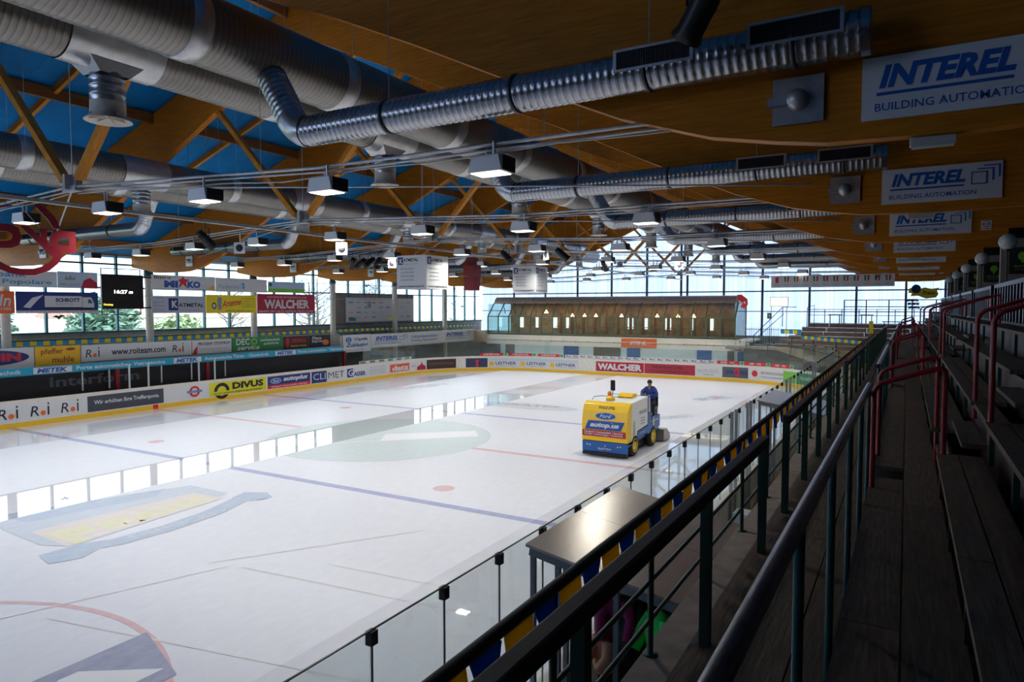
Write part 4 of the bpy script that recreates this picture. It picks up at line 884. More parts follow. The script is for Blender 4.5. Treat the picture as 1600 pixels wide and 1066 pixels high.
# lower fence with bunting, x = -1.65
lf = thing('lower_railing', 'dark green pipe railing with bunting at the edge of the slab', 'railing', (-1.62, -2, 2.67))
MB().tube([(0, 0, 1.11), (0, 51, 1.11)], .034, 8).build('top_rail', mat('taped_rail', (.014, .013, .014), .6, noise=.4, scale=20), lf)
for z in (.57, .27): MB().tube([(0, 0, z), (0, 51, z)], .018, 8).build('mid_rail', GREENP, lf)
pm = MB().tube([(0, 0, 0), (0, 0, 1.10)], .024, 8).lathe([(.06, 0), (.06, .01), (0, .01)], n=8).mesh('railing_post', GREENP)
for i in range(30): inst('railing_post', pm, lf, (0, 1.65 * i + .3, 0))
bunting('', 'blue and gold pennants hanging from the near railing', (-1.61, 1.2, 3.75), (-1.61, 26.4, 3.75), 84, .19, flag_mat('pennant_blue', (.010, .14, .36)), flag_mat('pennant_gold', (.80, .50, .03)), rail=False, taper=True)
bunting('', 'faded pennants further along the near railing', (-1.61, 27.0, 3.75), (-1.61, 49, 3.75), 73, .19, MATS['pennant_blue'], MATS['pennant_gold'], rail=False, taper=True)
# upper fence sections with a broad wooden rail, x = -1.1
FS = [(-1.5, 6.45), (7.76, 14.3), (16.3, 23.3), (25.2, 32.0), (34.0, 41.0), (43.0, 49.5)]
for i, (a, b) in enumerate(FS):
    t = thing('fence_section', 'green post fence section with broad dark wooden rail, %s along from the camera' % ORD[i], 'fence', (-1.1 if i else -1.135, a, 3.08), rotz=0 if i else -.005, group='wood topped fence sections')
    L_ = b - a
    MB().box(-.03, .055, 0, L_, .97, 1.06).build('top_rail', RAILW, t, fix=False, bevel=.012)
    n = max(2, round(L_ / 1.8)); pm2 = MB().box(-.025, .04, -.035, .035, -.02, .985).mesh('fence_post', GREENP)
    for j in range(n + 1): inst('fence_post', pm2, t, (0, .04 + (L_ - .08) * j / n, 0))
# steel handrails on teal posts, x = -.35
for i, (a, b) in enumerate([(-1.2, 8.2), (10.9, 16.7), (19.0, 26.0), (28.4, 35.2), (37.5, 44.5)]):
    t = thing('steel_handrail', 'worn steel handrail on teal posts, %s along the walkway' % ORD[i], 'handrail', (-.325 if i else -.358, a, 3.3), rotz=0 if i else -.0040, group='steel handrails along the walkway')
    MB().tube([(0, 0, 1.17), (0, b - a, 1.17)], .032, 14).build('hand_tube', STEELR, t); n = max(2, round((b - a) / 1.35))
    pm3 = MB().tube([(0, 0, -.2), (0, 0, 1.15)], .022, 10).mesh('handrail_post', TEALP)
    for j in range(n + 1): inst('handrail_post', pm3, t, (0, .12 + (b - a - .24) * j / n, 0))
# red aisle handrails
def redrail(x0, z0, h0, x1, z1, h1, y, label):
    t = thing('aisle_handrail', label, 'handrail', (x0, y, z0), group='red aisle handrails')
    top0, top1 = h0, z1 - z0 + h1; dx = x1 - x0; r = .03; c = .07
    sl = (top1 - top0) / dx
    pts = [(0, 0, 0), (0, 0, top0 - c), (c * .3, 0, top0 - c * .3), (c, 0, top0 + sl * c), (dx - c, 0, top1 - sl * c), (dx - c * .3, 0, top1 - c * .3), (dx, 0, top1 - c), (dx, 0, z1 - z0)]
    MB().tube(pts, r * .8, 12).build('bent_pipe', RED, t)
    return t
for i, (a, b) in enumerate(AIS):
    for j, y in enumerate((a, b)):
        w_ = ['camera side', 'far side'][j] + ' of the %s aisle' % ORD[i]
        redrail(-.255, 3.55, 1.0, .325, 3.55, 1.2, y, 'low red bent pipe rail over the walkway, ' + w_)
        redrail(.68, 4.06, 1.18, 1.62, 4.7, .86, y, 'upper red bent pipe rail among the seat rows, ' + w_)
# black fence behind the top row
for i in range(8):
    y = 3.0 + 5.6 * i
    t = thing('guard_fence', 'black slatted guard fence behind the top row, %s along' % ORD[i], 'fence', (1.76, y, 4.95), group='black guard fences')
    MB().box(-.04, .04, 0, 4.9, .78, .86).box(-.03, .03, 0, 4.9, .0, .06).box(-.04, .04, 0, .08, 0, .8).box(-.04, .04, 4.82, 4.9, 0, .8).build('fence_frame', DARK, t, fix=False)
    sm_ = MB().box(-.015, .015, -.06, .06, .05, .79).mesh('fence_slat', DARK)
    for j in range(10): inst('fence_slat', sm_, t, (0, .5 + .44 * j, 0))
# pilasters, globes and posters on the right
PIL = mat('beige_pilaster', (.26, .235, .195), .7, noise=.06)
for k in range(2, 7):
    y = YK[k]
    t = thing('pilaster', 'beige wall pier with poster, under roof frame ' + FR[k], 'pier', (2.2, y - .1, 4.95), kind='structure')
    bx('pier_block', PIL, 0, 2.0, 0, .3, 0, 2.22, t); bx('pier_cap', DARK, .15, 2.0, -.02, .32, 2.22, 2.5, t)
    o, P = sign('poster', 'black poster with green tree emblem on the pier under roof frame ' + FR[k], 'poster', (2.38, y - .14, 6.2), (1, 0, 0), .62, .72, BLKP, .02, 'black tree posters')
    P.ell(GRNL, .3, .48, .11, .12); P.poly(GRNL, [(.27, .3), (.33, .3), (.32, .45), (.28, .45)]); P.text('BAUM', GRNL, .12, .18, .4, .06, bold=.02); P.text('www.garten.it', GREYP, .12, .1, .4, .04)
    g = thing('globe_lamp', 'white globe lamp on black stem by the pier under roof frame ' + FR[k], 'lamp', (2.22, y - 1.3, 4.95), group='globe lamps')
    MB().tube([(0, 0, 0), (0, 0, 1.82)], .02, 8).lathe([(.07, 1.80), (.09, 1.87)], n=10).build('stem', DARK, g)
    MB().lathe([(max(.001, .21 * math.sin(a * PI / 12)), 2.04 - .21 * math.cos(a * PI / 12)) for a in range(13)], n=22).build('globe', mat('opal_globe', (.62, .66, .66), .15), g)
# ------------------------------------------------------------------ dugout canopies behind the near glass
TIN = mat('brushed_canopy_metal', (.60, .56, .50), .27, .9, noise=.05, scale=3)
def canopy(y0, y1, label):
    t = thing('dugout_canopy', label, 'canopy', (-3.28, y0, 0))
    n = max(1, round((y1 - y0) / 1.45)); st = (y1 - y0) / n
    for i in range(n):
        a, b = st * i + .004, st * (i + 1) - .004
        MB().add([(0, a, 2.88), (1.62, a, 2.60), (1.62, b, 2.60), (0, b, 2.88), (0, a, 2.91), (1.62, a, 2.63), (1.62, b, 2.63), (0, b, 2.91)], [(0, 3, 2, 1), (4, 5, 6, 7), (0, 1, 5, 4), (1, 2, 6, 5), (2, 3, 7, 6), (3, 0, 4, 7)]).build('roof_sheet', TIN, t)
    MB().beam((0.03, .05, 2.83), (1.6, .05, 2.555), .05, .08).build('edge_beam', mat('galv_frame', (.22, .25, .28), .4, .5), t)
    for x, y in ((.05, .08), (.33, .08), (.42, .08), (.05, y1 - y0 - .1), (.42, y1 - y0 - .1), (.95, .08)): MB().box(x - .025, x + .025, y - .025, y + .025, 0, 2.84 - .17 * x).build('canopy_post', MATS['galv_frame'], t, fix=False)
    return t
canopy(5.95, 8.55, 'brushed metal dugout canopy with a bright highlight, nearest the camera'); canopy(18.3, 20.9, 'second metal dugout canopy, behind the ice machine side glass')
canopy(11.6, 11.9, 'narrow metal strip canopy over the gate between the dugouts') if False else None
db = thing('dugout_bench', 'low bench in the dark dugout below the slab', 'bench', (-2.2, 1.5, 0)); bx('seat_board', DKBR, -.3, .3, 0, 4.4, .42, .47, db)
for y in (.3, 2.2, 4.1): bx('bench_leg', DARK, -.25, .25, y, y + .05, 0, .42, db)
def coat(loc, m, label, sc=(1, 1, 1), seed=1, m2=None):
    rn = random.Random(seed); t = thing('jacket', label, 'jacket', loc, rn.uniform(-1, 1), group=None)
    mb = MB(); prof = [(.02, .62), (.12, .58), (.22, .48), (.25, .3), (.27, .12), (.30, 0.0)]; n = 18; vs = []
    for i, (r, h) in enumerate(prof):
        for j in range(n):
            a = 2 * PI * j / n; rr = r * (1 + .18 * math.sin(a * 3 + i) + .08 * math.sin(a * 7 + 2 * i) + rn.uniform(-.05, .05)); vs.append((rr * math.cos(a) * sc[0], rr * math.sin(a) * sc[1] * .8, h * sc[2]))
    mb.add(vs, [(i * n + j, i * n + (j + 1) % n, (i + 1) * n + (j + 1) % n, (i + 1) * n + j) for i in range(len(prof) - 1) for j in range(n)], 0, True).build('jacket_body', m, t)
    for s_ in (-1, 1): MB().tube([(s_ * .18 * sc[0], 0, .5 * sc[2]), (s_ * .3 * sc[0], -.08, .3 * sc[2]), (s_ * .26 * sc[0], -.2, .08)], .07, 8, radii=[.085, .07, .06]).build('sleeve', m2 or m, t)
    if m2: MB().lathe([(.001, .70), (.09, .68), (.12, .6), (.09, .54)], (0, 0, 0), 12).build('hood', m2, t)
    return t
NEON = mat('neon_green_cloth', (.03, .75, .10), .6); MAG = mat('magenta_cloth', (.30, .01, .10), .7); CLD = mat('dark_cloth', (.02, .02, .028), .8); ORC = mat('peach_cloth', (.55, .25, .14), .7); TURQ = mat('turquoise_cloth', (.02, .25, .25), .7)
coat((-1.98, 6.28, 1.92), NEON, 'neon green jacket hanging under the canopy edge', (.55, .7, .75), 3)
coat((-2.45, 6.35, 1.95), MAG, 'magenta jacket hanging under the canopy edge', (.5, .5, .8), 5); coat((-2.22, 6.42, 1.75), CLD, 'dark hooded jacket hanging between the bright ones', (.65, .6, .95), 6)
coat((-2.52, 6.2, 1.7), ORC, 'peach coloured jacket below the magenta one', (.4, .4, .55), 7); coat((-1.98, 6.15, 1.25), CLD, 'dark padded jacket at the slab edge', (.7, .7, 1.0), 9); coat((-2.02, 5.75, 1.15), TURQ, 'turquoise jacket lowest in the dugout', (.45, .45, .5), 11)
rk = thing('coat_rack', 'added dark backdrop with the rail carrying the jackets in the dugout', 'rack', (-2.66, 6.5, 0)); bx('dark_backdrop', DARK, -.05, .94, .0, .04, 0, 2.5, rk); MB().tube([(-.05, -.2, 2.47), (.97, -.2, 2.47)], .02, 8).build('hanging_rail', STEEL, rk)  # black backdrop added to make the dugout dark behind the jackets
bx('bag_shelf', DKBR, 0, 1.0, -1.2, -.05, .95, 1.0, rk); bx('shelf_leg', DARK, 0, .04, -1.2, -1.16, 0, .95, rk)
fl_ = bx('dugout_dark_sheet', BLKP, -3.25, -1.7, -3, 11, -.04, .02, None, kind='structure'); fl_['label'] = 'black sheet added to darken the dugout floor'  # black sheet laid in where the dugout floor lies in the dark
# gate between glass: steel posts and door frames behind the glass
for i, y in enumerate((15.3, 15.75, 17.0, 17.4, 23.2, 24.0, 30.3, 31.2)):
    g = bx('gate_post', STEEL, -3.30, -3.24, y, y + .06, 0, 3.0, None, label='slim grey steel gate post by the near glass, %s along' % ORD[i], cat='post', group='steel gate posts')
o = thing('bin_box', 'grey control box with round no skating symbol', 'box', (-2.4, 13.0, 0)); bx('case', mat('grey_case', (.38, .40, .42), .5), -.3, .3, -.2, .2, 0, 1.5, o, bevel=.02)
P = Print(lambda u, v, l: (u - .3, -.2 - l, v), o); P.ell(BLKP, .3, 1.25, .12, .12, hole=.8); P.rect(BLKP, .2, 1.24, .2, .02)

# ------------------------------------------------------------------ far end: restaurant, fascia, stands
rs = thing('restaurant', 'long glazed restaurant pavilion with copper barrel roof over the far end', 'pavilion', (-34.4, 55, 2.8))
OLV = mat('olive_green_frame', (.085, .145, .085), .5); COP = mat('copper_brown_roof', (.40, .29, .23), .5, .1, noise=.12, scale=1, stretch=(8, 1, 1))
RW = 22.8; NB = 20
bx('floor_slab', mat('dark_floor', (.10, .07, .05), .6), 0, RW, 0, 4.4, -.1, .02, rs)
for z in (.04, 1.62): bx('rail', OLV, 0, RW, -.05, .05, z - .04, z + .05, rs)
for i in range(NB + 1):
    x = RW * i / NB
    bx('front_post', OLV, x - .05, x + .05, -.05, .05, 0, 1.65, rs)
    if i < NB:
        bx('front_pane', RGL, x + .05, x + RW / NB - .05, -.006, .006, .08, 1.58, rs)
        MB().add([(x + .05, 0, 1.66), (x + RW / NB - .05, 0, 1.66), (x + RW / NB - .05, 1.15, 2.85), (x + .05, 1.15, 2.85)], [(0, 1, 2, 3)]).build('roof_pane', RGL, rs)
    MB().beam((x, 0, 1.64), (x, 1.15, 2.86), .07, .09).build('sloped_bar', OLV, rs)
    if i < NB: MB().beam((x + .55, 2.3, 1.9), (x + .95, 1.25, 2.85), .05, .06).build('inner_brace', OLV, rs)
th = [PI * a / 10 for a in range(11)]
for i in range(11):
    x0, x1 = RW * i / 11, RW * (i + 1) / 11; b_ = MB()
    V = []
    for a in th:
        for r_ in (.62,): V.append((x0 + .01, 1.75 - r_ * math.cos(a) * 1.0, 2.82 + r_ * math.sin(a)))
    for a in th: V.append((x1 - .01, 1.75 - .62 * math.cos(a), 2.82 + .62 * math.sin(a)))
    n = len(th); b_.add(V, [(j, j + 1, n + j + 1, n + j) for j in range(n - 1)] + [tuple(range(n)), tuple(range(2 * n - 1, n - 1, -1))], 0, False)
    b_.build('barrel_roof', COP, rs)
bx('rear_roof', COP, 0, RW, 2.3, 4.5, 2.8, 2.9, rs)
bx('back_wall', mat('tavern_wall', (.30, .19, .12), .6, noise=.4, scale=1.5), 0, RW, 4.3, 4.4, 0, 2.8, rs)
for x in (0, RW - .06): bx('end_wall', RGL, x, x + .03, 0, 4.3, .05, 2.8, rs); 
WWIN = mat('bright_inner_window', (.75, .85, .95), .5, emit=1.0); WARM = mat('warm_lamp_glow', (1, .72, .35), .5, emit=7)
for i, x in enumerate((1.0, 2.9, 4.7, 6.2, 12.4, 14.0, 15.9, 18.3, 19.6)): bx('inner_window', WWIN, x, x + (.25 if i % 2 else .5), 4.2, 4.29, .5, 1.5, rs)
for i in range(12): bx('dining_table', mat('table_wood', (.22, .10, .04), .5), 6.5 + 1.3 * i, 7.3 + 1.3 * i, 1.2, 2.0, .70, .75, rs)
for i in range(14): bx('partition', mat('tavern_post', (.16, .08, .04), .5), 6.0 + 1.15 * i, 6.25 + 1.15 * i, 3.2, 3.3, 0, 1.9 + .3 * (i % 3), rs)
for i, x in enumerate((5.55, 8.2, 9.4, 10.5, 12.9, 16.1, 17.9, 19.2)):
    l_ = MB().lathe([(.02, .30), (.06, .2), (.20, .0), (0, .0)], (x, 1.3, 1.62 if i else 1.95), 12).build('pendant_lamp', WARM, rs); MB().tube([(x, 1.3, 1.9), (x, 1.3, 2.8)], .01, 4).build('lamp_cord', DARK, l_)
wl2 = bpy.data.lights.new('restaurant_light', 'AREA'); wl2.shape = 'RECTANGLE'; wl2.size = 21; wl2.size_y = 2; wl2.energy = 230; wl2.color = (1, .75, .45)
lo = bpy.data.objects.new('restaurant_light', wl2); C.objects.link(lo); lo.location = (-23, 57.4, 5.55)
cl2 = bpy.data.lights.new('concourse_fill', 'AREA'); cl2.shape = 'RECTANGLE'; cl2.size = 23; cl2.size_y = .3; cl2.energy = 120  # added fill light to brighten the concourse, no fixture belongs to it
lo = bpy.data.objects.new('concourse_fill', cl2); C.objects.link(lo); lo.location = (-22.5, 55.8, 2.5)
fw = thing('fascia_far', kind='structure'); fw['label'] = 'cream fascia under the restaurant'
CRM = mat('cream_fascia_far', (.86, .82, .72), .6, noise=.05, scale=1)
for i in range(10): bx('fascia_panel', CRM, -34.45 + 2.29 * i + .01, -34.45 + 2.29 * (i + 1) - .01, 54.86, 54.96, 1.85, 2.74, fw)
bx('fascia_panel', CRM, -11.5, -10.45, 54.86, 54.96, 1.85, 2.6, fw); bx('soffit', CRM, -34.5, -10.5, 54.96, 59.8, 2.55, 2.7, fw); bx('fascia_ledge', CRM, -34.5, -11.5, 54.8, 54.96, 2.30, 2.34, fw)
bx('corner_fascia', mat('tan_fascia', (.52, .42, .30), .6), -36.0, -34.5, 54.6, 54.9, 2.0, 3.1, fw)
for i in range(18): bx('hook', DARK, -33.6 + 1.2 * i, -33.55 + 1.2 * i, 54.78, 54.8, 2.22, 2.3, fw)
PBL = mat('pale_teal_wall', (.55, .68, .70), .6, noise=.04); bx('concourse_wall', PBL, -34.5, -10.6, 57.5, 57.6, -.04, 2.55, fw)
DB_ = mat('blue_door', (.01, .10, .30), .45)
for i, x in enumerate((-27.6, -21.4, -15.2, -11.9)): bx('door_%d' % (i + 1), DB_, x, x + 1.2 if i else x + 1.5, 57.4, 57.49, 0, 1.95, kind='structure')
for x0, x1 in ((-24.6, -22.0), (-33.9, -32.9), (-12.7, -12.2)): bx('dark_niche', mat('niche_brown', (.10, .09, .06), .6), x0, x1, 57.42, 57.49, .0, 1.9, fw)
o, P = sign('sponsor_sign', 'orange sign with white capitals on the cream fascia', 'sign', (-20.95, 54.82, 1.88), (1, 0, 0), 3.1, .78, mat('print_vermilion', (.85, .17, .03), .5)); P.text('STIHL', SIGNW, .75, .25, 1.5, .3, bold=.05, shear=.25)
for i, x in enumerate((-11.45, -10.85)): o, P = sign('safety_sign', ['small red and white fire point sign at the fascia end', 'small round red safety sign at the fascia corner'][i], 'sign', (x, 54.83, 1.9), (1, 0, 0), .3, .3, REDP, .02); P.rect(SIGNW, .04, .04, .1, .2) if i == 0 else P.ell(SIGNW, .15, .15, .1, .1, hole=.6)
# flag, lit sign, exit sign, pirate banner, gate fence
fg = thing('swiss_flag', 'bright red flag with white patch draped at the pavilion end', 'flag', (-11.7, 55.2, 5.3)); MB().tube([(0, 0, -.6), (.2, 0, 1.0)], .02, 6).build('flag_pole', SIGNW, fg)
fr = mat('flag_red', (.95, .02, .02), .6); MB().prism([(.15, .95), (.5, .98), (.95, .62), (1.0, .2), (.7, -.1), (.45, .0), (.6, .35), (.3, .55)], -.02, .02).build('flag_cloth', fr, fg); MB().prism([(.66, .42), (.78, .46), (.82, .3), (.7, .26)], -.03, -.021).build('flag_patch', SIGNW, fg)
ls = thing('lit_sign', 'glowing pale yellow sign at the far wall', 'sign', (-9.4, 57.2, 5.35)); bx('sign_case', STEEL, 0, 1.35, -.1, .1, 0, .75, ls); bx('sign_face', mat('lit_face', (1, .96, .62), .5, emit=2.2), .05, 1.3, -.12, -.1, .05, .7, ls)
P = Print(lambda u, v, l: (u, -.12 - l, v), ls); P.text('BAR PIZZERIA', mat('lit_grey', (.7, .68, .5), .5, emit=.8), .15, .28, 1.05, .2)
for x in (.1, 1.25): MB().tube([(x, 0, 0), (x, 0, -2.6)], .02, 5).build('sign_leg', STEEL, ls)
ex = thing('exit_sign', 'small dark green exit arrow sign on a pole', 'sign', (-9.3, 56.4, 2.2)); MB().tube([(0, 0, -.0), (0, 0, 2.5)], .02, 6).build('pole', DARK, ex); bx('plate', mat('exit_green', (.04, .12, .06), .5), -.16, .16, -.04, -.01, 2.2, 2.65, ex); P = Print(lambda u, v, l: (u, -.04 - l, v), ex); P.poly(SIGNW, [(-.05, 2.3), (.05, 2.3), (.05, 2.45), (.1, 2.45), (0, 2.6), (-.1, 2.45), (-.05, 2.45)])
gt = thing('gate_fence', 'dark vertical bar fence beside the far stand', 'fence', (-10.6, 54.2, 2.3)); bm_ = MB().box(-.012, .012, -.012, .012, 0, 1.45).mesh('fence_bar', DARK)
for i in range(19): inst('fence_bar', bm_, gt, (.13 * i, 0, 0))
bx('fence_rail', DARK, -.05, 2.4, -.02, .02, 1.3, 1.34, gt); bx('fence_rail', DARK, -.05, 2.4, -.02, .02, .08, .12, gt)
lb_ = thing('landing', kind='structure'); bx('landing_slab', CONC, -12, 4.2, 53.5, 59.8, 2.1, 2.3, lb_); bx('landing_wall', mat('tan_wall', (.50, .43, .30), .7, noise=.08), -10.4, 4.2, 53.2, 53.5, 0, 2.35, lb_)
# sloping ramp and its rail towards the near corner
MB().prism([(53.2, 0), (53.2, 2.3), (47.5, 1.1), (47.5, 0)], -2.9, -2.75, plane='yz').build('ramp_wall', MATS['tan_wall'], lb_)
rr_ = thing('ramp_railing', 'thin black handrail sloping down the far ramp', 'railing', (-10.4, 53.1, 2.3)); MB().tube([(0, 0, .35), (4.0, -.6, .1), (7.2, -1.6, -.6)], .03, 6).build('rail', DARK, rr_)
for i in range(5): MB().tube([(1.6 * i, -.25 * i, -.45 - .1 * i), (1.6 * i, -.25 * i, .33 - .09 * i)], .02, 5).build('rail_post', DARK, rr_)
MB().prism([(-10.5, 2.2), (-8.2, 2.15), (-4.6, 1.0), (-4.6, 0), (-10.5, 0)], 52.9, 53.0).build('ramp_panel', mat('grey_green_panel', (.10, .12, .11), .5), lb_)
# wooden tiers of the far stand, turned a little towards the ice
st = thing('far_stand', 'wooden tiered stand in the far terrace corner', 'stand', (-8.4, 53.4, 2.3), math.radians(-9))
BR = mat('stand_boards', (.17, .125, .095), .7, noise=.25, scale=5, stretch=(.4, 5, 1)); WE = mat('pale_plank_edge', (.42, .37, .32), .6)
for i in range(6):
    for j in range(4):
        x0 = 2.75 * j + .01 + .25 * i * (j == 0); x1 = 2.75 * (j + 1) - .01
        bx('tier_board', BR, x0, x1, .78 * i, .78 * i + .34, .30 * i + .26, .30 * i + .30, st); bx('tier_riser', BR, x0, x1, .78 * i + .01, .78 * i + .04, .30 * i - .02, .30 * i + .25, st)
    bx('tier_edge', WE, .25 * i, 11, .78 * i - .012, .78 * i, .30 * i + .262, .30 * i + .298, st)
for j in range(7): bx('stand_post', DARK, 1.2 + 1.5 * j, 1.26 + 1.5 * j, -.04, .0, -.1, .75, st)
bx('stand_rail', DARK, 1.2, 10.5, -.04, .0, .72, .77, st)
for h in (1.0, .55): bx('top_rail', DARK, .9, 11, 4.7, 4.75, 1.8 + h, 1.84 + h, st)
for j in range(9): bx('top_post', DARK, 1.0 + 1.2 * j, 1.05 + 1.2 * j, 4.7, 4.75, 1.8, 2.84, st)
hr = thing('stair_rail', 'slanted double stair rail left of the far stand', 'railing', (-10.2, 55.0, 2.3)); MB().tube([(0, 0, .8), (1.9, 1.2, 3.0), (2.9, 1.2, 3.0)], .03, 6).build('rail', DARK, hr); MB().tube([(.35, 0, .75), (2.0, 1.2, 2.5)], .025, 6).build('rail', DARK, hr); MB().tube([(1.9, 1.2, 1.5), (1.9, 1.2, 3.0)], .03, 6).build('rail_post', DARK, hr); MB().tube([(0, 0, 0), (0, 0, .8)], .03, 6).build('rail_post', DARK, hr)
MB().tube([(3.6, 1.6, 1.4), (3.6, 1.6, 2.95), (4.1, 1.6, 3.15), (4.1, 1.6, 1.4)], .03, 6).build('hoop', DARK, hr)
ug = thing('upper_landing_rail', 'dark post and rail barrier on the upper landing', 'railing', (-4.2, 58.2, 2.3))
for z in (3.5, 3.0): bx('rail', DARK, 0, 7.6, -.03, .03, z, z + .06, ug)
for i in range(6): bx('rail_post', DARK, 1.5 * i, 1.5 * i + .08, -.04, .04, 0, 3.55, ug)
bunting('', 'short blue and yellow bunting on the bar fence', (-8.1, 54.0, 3.62), (-6.65, 54.0, 3.6), 5, .30); bunting('', 'blue and yellow bunting on the rail of the far stand', (-6.5, 52.6, 3.28), (-2.15, 51.6, 3.0), 20, .24)
for i, (x, y, w_) in enumerate([(-1.4, 51.6, 1.4), (.6, 52.6, 1.2), (-3.0, 56.5, .9), (-5.2, 57.3, .9)]):
    t = thing('trestle_table', 'brown wooden table on the far landing, %s from the terrace side' % ORD[[1, 0, 2, 3][i]], 'table', (x, y, 4.0 if i > 1 else 3.6), group='tables on the far landing'); bx('table_top', mat('warm_table_wood', (.30, .12, .04), .5), 0, w_, 0, .6, .7, .75, t)
    for xx in (.1, w_ - .15): bx('table_leg', DARK, xx, xx + .05, .1, .5, -1.3, .7, t)
yb = bx('yellow_barrel', YELP, -2.2, -1.95, 52.3, 52.5, 3.5, 4.35, None, label='small yellow cabinet on the far landing', cat='cabinet')
o, P = sign('team_banner', 'ragged yellow team banner hanging above the far landing', 'banner', (.2, 57.8, 6.0), (1, 0, 0), .01, .01, YELP)
MB().prism([(-.15, .35), (.1, .3), (.0, .1), (.5, .12), (1.0, -.1), (1.6, .0), (1.75, .25), (1.65, .45), (1.8, .7), (1.3, .62), (.9, .72), (.5, .6), (-.05, .7)], -.02, 0).build('banner_cloth', YELP, o); P = Print(lambda u, v, l: (u, -.02 - l, v), o)
MB().tube([(.3, 0, .6), (.3, 0, 2.4)], .01, 4).tube([(1.4, 0, .6), (1.4, 0, 2.2)], .01, 4).build('hanger_wire', STEEL, o); P.text('Pirates', BLKP, .75, .2, .8, .28, shear=.3); P.ell(NAVY, .35, .62, .3, .32, 'round_badge'); P.ell(DKBR, .35, .5, .14, .14, 'round_badge')
o = thing('block_mobile', 'cluster of cyan and navy squares hung beneath the team banner', 'decoration', (.1, 57.7, 5.3))
for i in range(9): MB().box(-.12, .12, -.02, .02, -.09, .09).build('square_block', [CYAN, NAVY, SKYB][i % 3], o, (.25 * (i % 3) + .05 * (i // 3), 0, .5 - .26 * (i // 3))).rotation_euler = (0, .2 * (i % 3 - 1), 0)
nt = MB().add([(-34, 50.9, 1.5), (-4.6, 50.9, 1.5), (-4.6, 50.9, 7.4), (-34, 50.9, 7.4)], [(0, 1, 2, 3)]).build('safety_net', NET, label='fine pale safety net hanging behind the far boards', cat='net')

# ------------------------------------------------------------------ ice resurfacing machine and driver
ZB = mat('machine_blue', (.008, .10, .36), .35); ZY = mat('machine_yellow', (.90, .56, .01), .3); ZW = mat('machine_white', (.82, .84, .84), .3); TY = mat('tyre_rubber', (.015, .015, .016), .7)
z = thing('ice_resurfacer', 'blue, yellow and white ice resurfacing machine on the ice', 'ice resurfacer', (-9.12, 22.35, 0))
def hull(profile, x0, x1, name, m, bev=.03):   # profile in (y, z)
    return MB().prism(profile, x0, x1, plane='yz').build(name, m, z, bevel=bev)
hull([(.0, .14), (.0, .52), (.95, .52), (1.0, .72), (1.9, .80), (2.3, .8), (2.3, .42), (.95, .42), (.9, .14)], -.72, .72, 'chassis', ZB)
hull([(-.02, .16), (-.05, .54), (.06, .56), (.06, .16)], -.86, .86, 'front_bumper', ZB)
hull([(.0, .50), (.9, .50), (.95, .82), (2.2, .90), (2.2, .62), (.98, .62), (.93, .45), (.0, .40)], -.86, .86, 'side_skirt', ZB)
hull([(-.06, .56), (-.07, 1.2), (.02, 1.62), (.14, 1.84), (.30, 1.93), (.36, 1.93), (.36, .56)], -.87, .87, 'front_hood', ZY, .03)
hull([(.36, .58), (.36, 1.93), (2.1, 1.98), (2.1, .92), (1.0, .84), (.9, .58)], -.85, .85, 'snow_tank', ZW, .03)
hull([(2.1, .55), (2.1, 1.98), (2.42, 1.96), (2.55, 1.15), (3.6, 1.12), (3.6, .65), (3.2, .55)], -.84, .84, 'driver_platform', ZB, .03)
bx('undercarriage', DARK, -.6, .6, .3, 3.4, .12, .45, z); bx('front_skid', DARK, -.84, .84, -.04, .1, .05, .16, z)
wheel = MB().lathe([(.0, -.11), (.22, -.11), (.34, -.12), (.385, -.06), (.385, .06), (.34, .12), (.22, .11), (0, .11)], n=24, axis='x').mesh('wheel', TY); hub = MB().lathe([(.0, .10), (.10, .13), (.2, .10), (.23, .135), (.25, .12)], n=20, axis='x').mesh('wheel_hub', mat('hub_yellow', (.85, .60, .02), .4))
for x, y in ((.74, .72), (.74, 2.75), (-.74, .72), (-.74, 2.75)):
    w_ = inst('wheel', wheel, z, (x, y, .385)); h_ = inst('wheel_hub', hub, w_, rotz=0 if x > 0 else PI)
MB().lathe([(0, -.02), (.44, -.02), (.44, .0)], (.76, .72, .40), 20, axis='x').build('wheel_arch', DARK, z)
hull([(3.65, .04), (3.7, .50), (4.05, .50), (4.45, .24), (4.5, .04)], -.98, .98, 'conditioner', mat('conditioner_steel', (.33, .31, .28), .4, .6), .01)
for x in (.55, .72): MB().beam((x, 3.3, .95), (x, 3.75, .45), .04, .05).build('lift_arm', DARK, z)
MB().lathe([(.0, 1.96), (.17, 1.96), (.15, 2.05), (.06, 2.12), (0, 2.12)], (-.05, .62, 0), 14).build('beacon_base', ZY, z); MB().lathe([(.05, 2.1), (.07, 2.13), (.06, 2.25), (0, 2.28)], (-.08, .62, 0), 12).build('beacon', mat('beacon_amber', (.75, .16, .02), .25), z)
hull([(1.35, 1.96), (1.3, 2.03), (1.5, 2.12), (1.85, 2.1), (1.9, 1.96)], -.05, .5, 'tank_hatch', ZY, .02)
MB().tube([(.02, .62, 2.0), (.05, .62, 2.35)], .012, 6).build('mirror_stalk', DARK, z)
mr = MB().box(-.09, .09, -.03, .03, 2.30, 2.68).build('mirror', DARK, z, fix=False, bevel=.03); mr.location = (.04, .62, 0)
MB().tube([(-.7, .5, 1.95), (-.72, .7, 2.03), (-.5, .9, 2.05), (.3, 1.0, 2.03)], .012, 5).build('hose', DARK, z)
MB().tube([(.52 + .17 * math.cos(a * PI / 8), 2.75 + .10 * math.sin(a * PI / 8), 2.06 + .12 * math.sin(a * PI / 8)) for a in range(17)], .014, 6, cap=False).build('steering_wheel', DARK, z)
MB().beam((.52, 2.40, 1.85), (.52, 2.75, 2.06), .04, .04).build('steering_column', DARK, z)
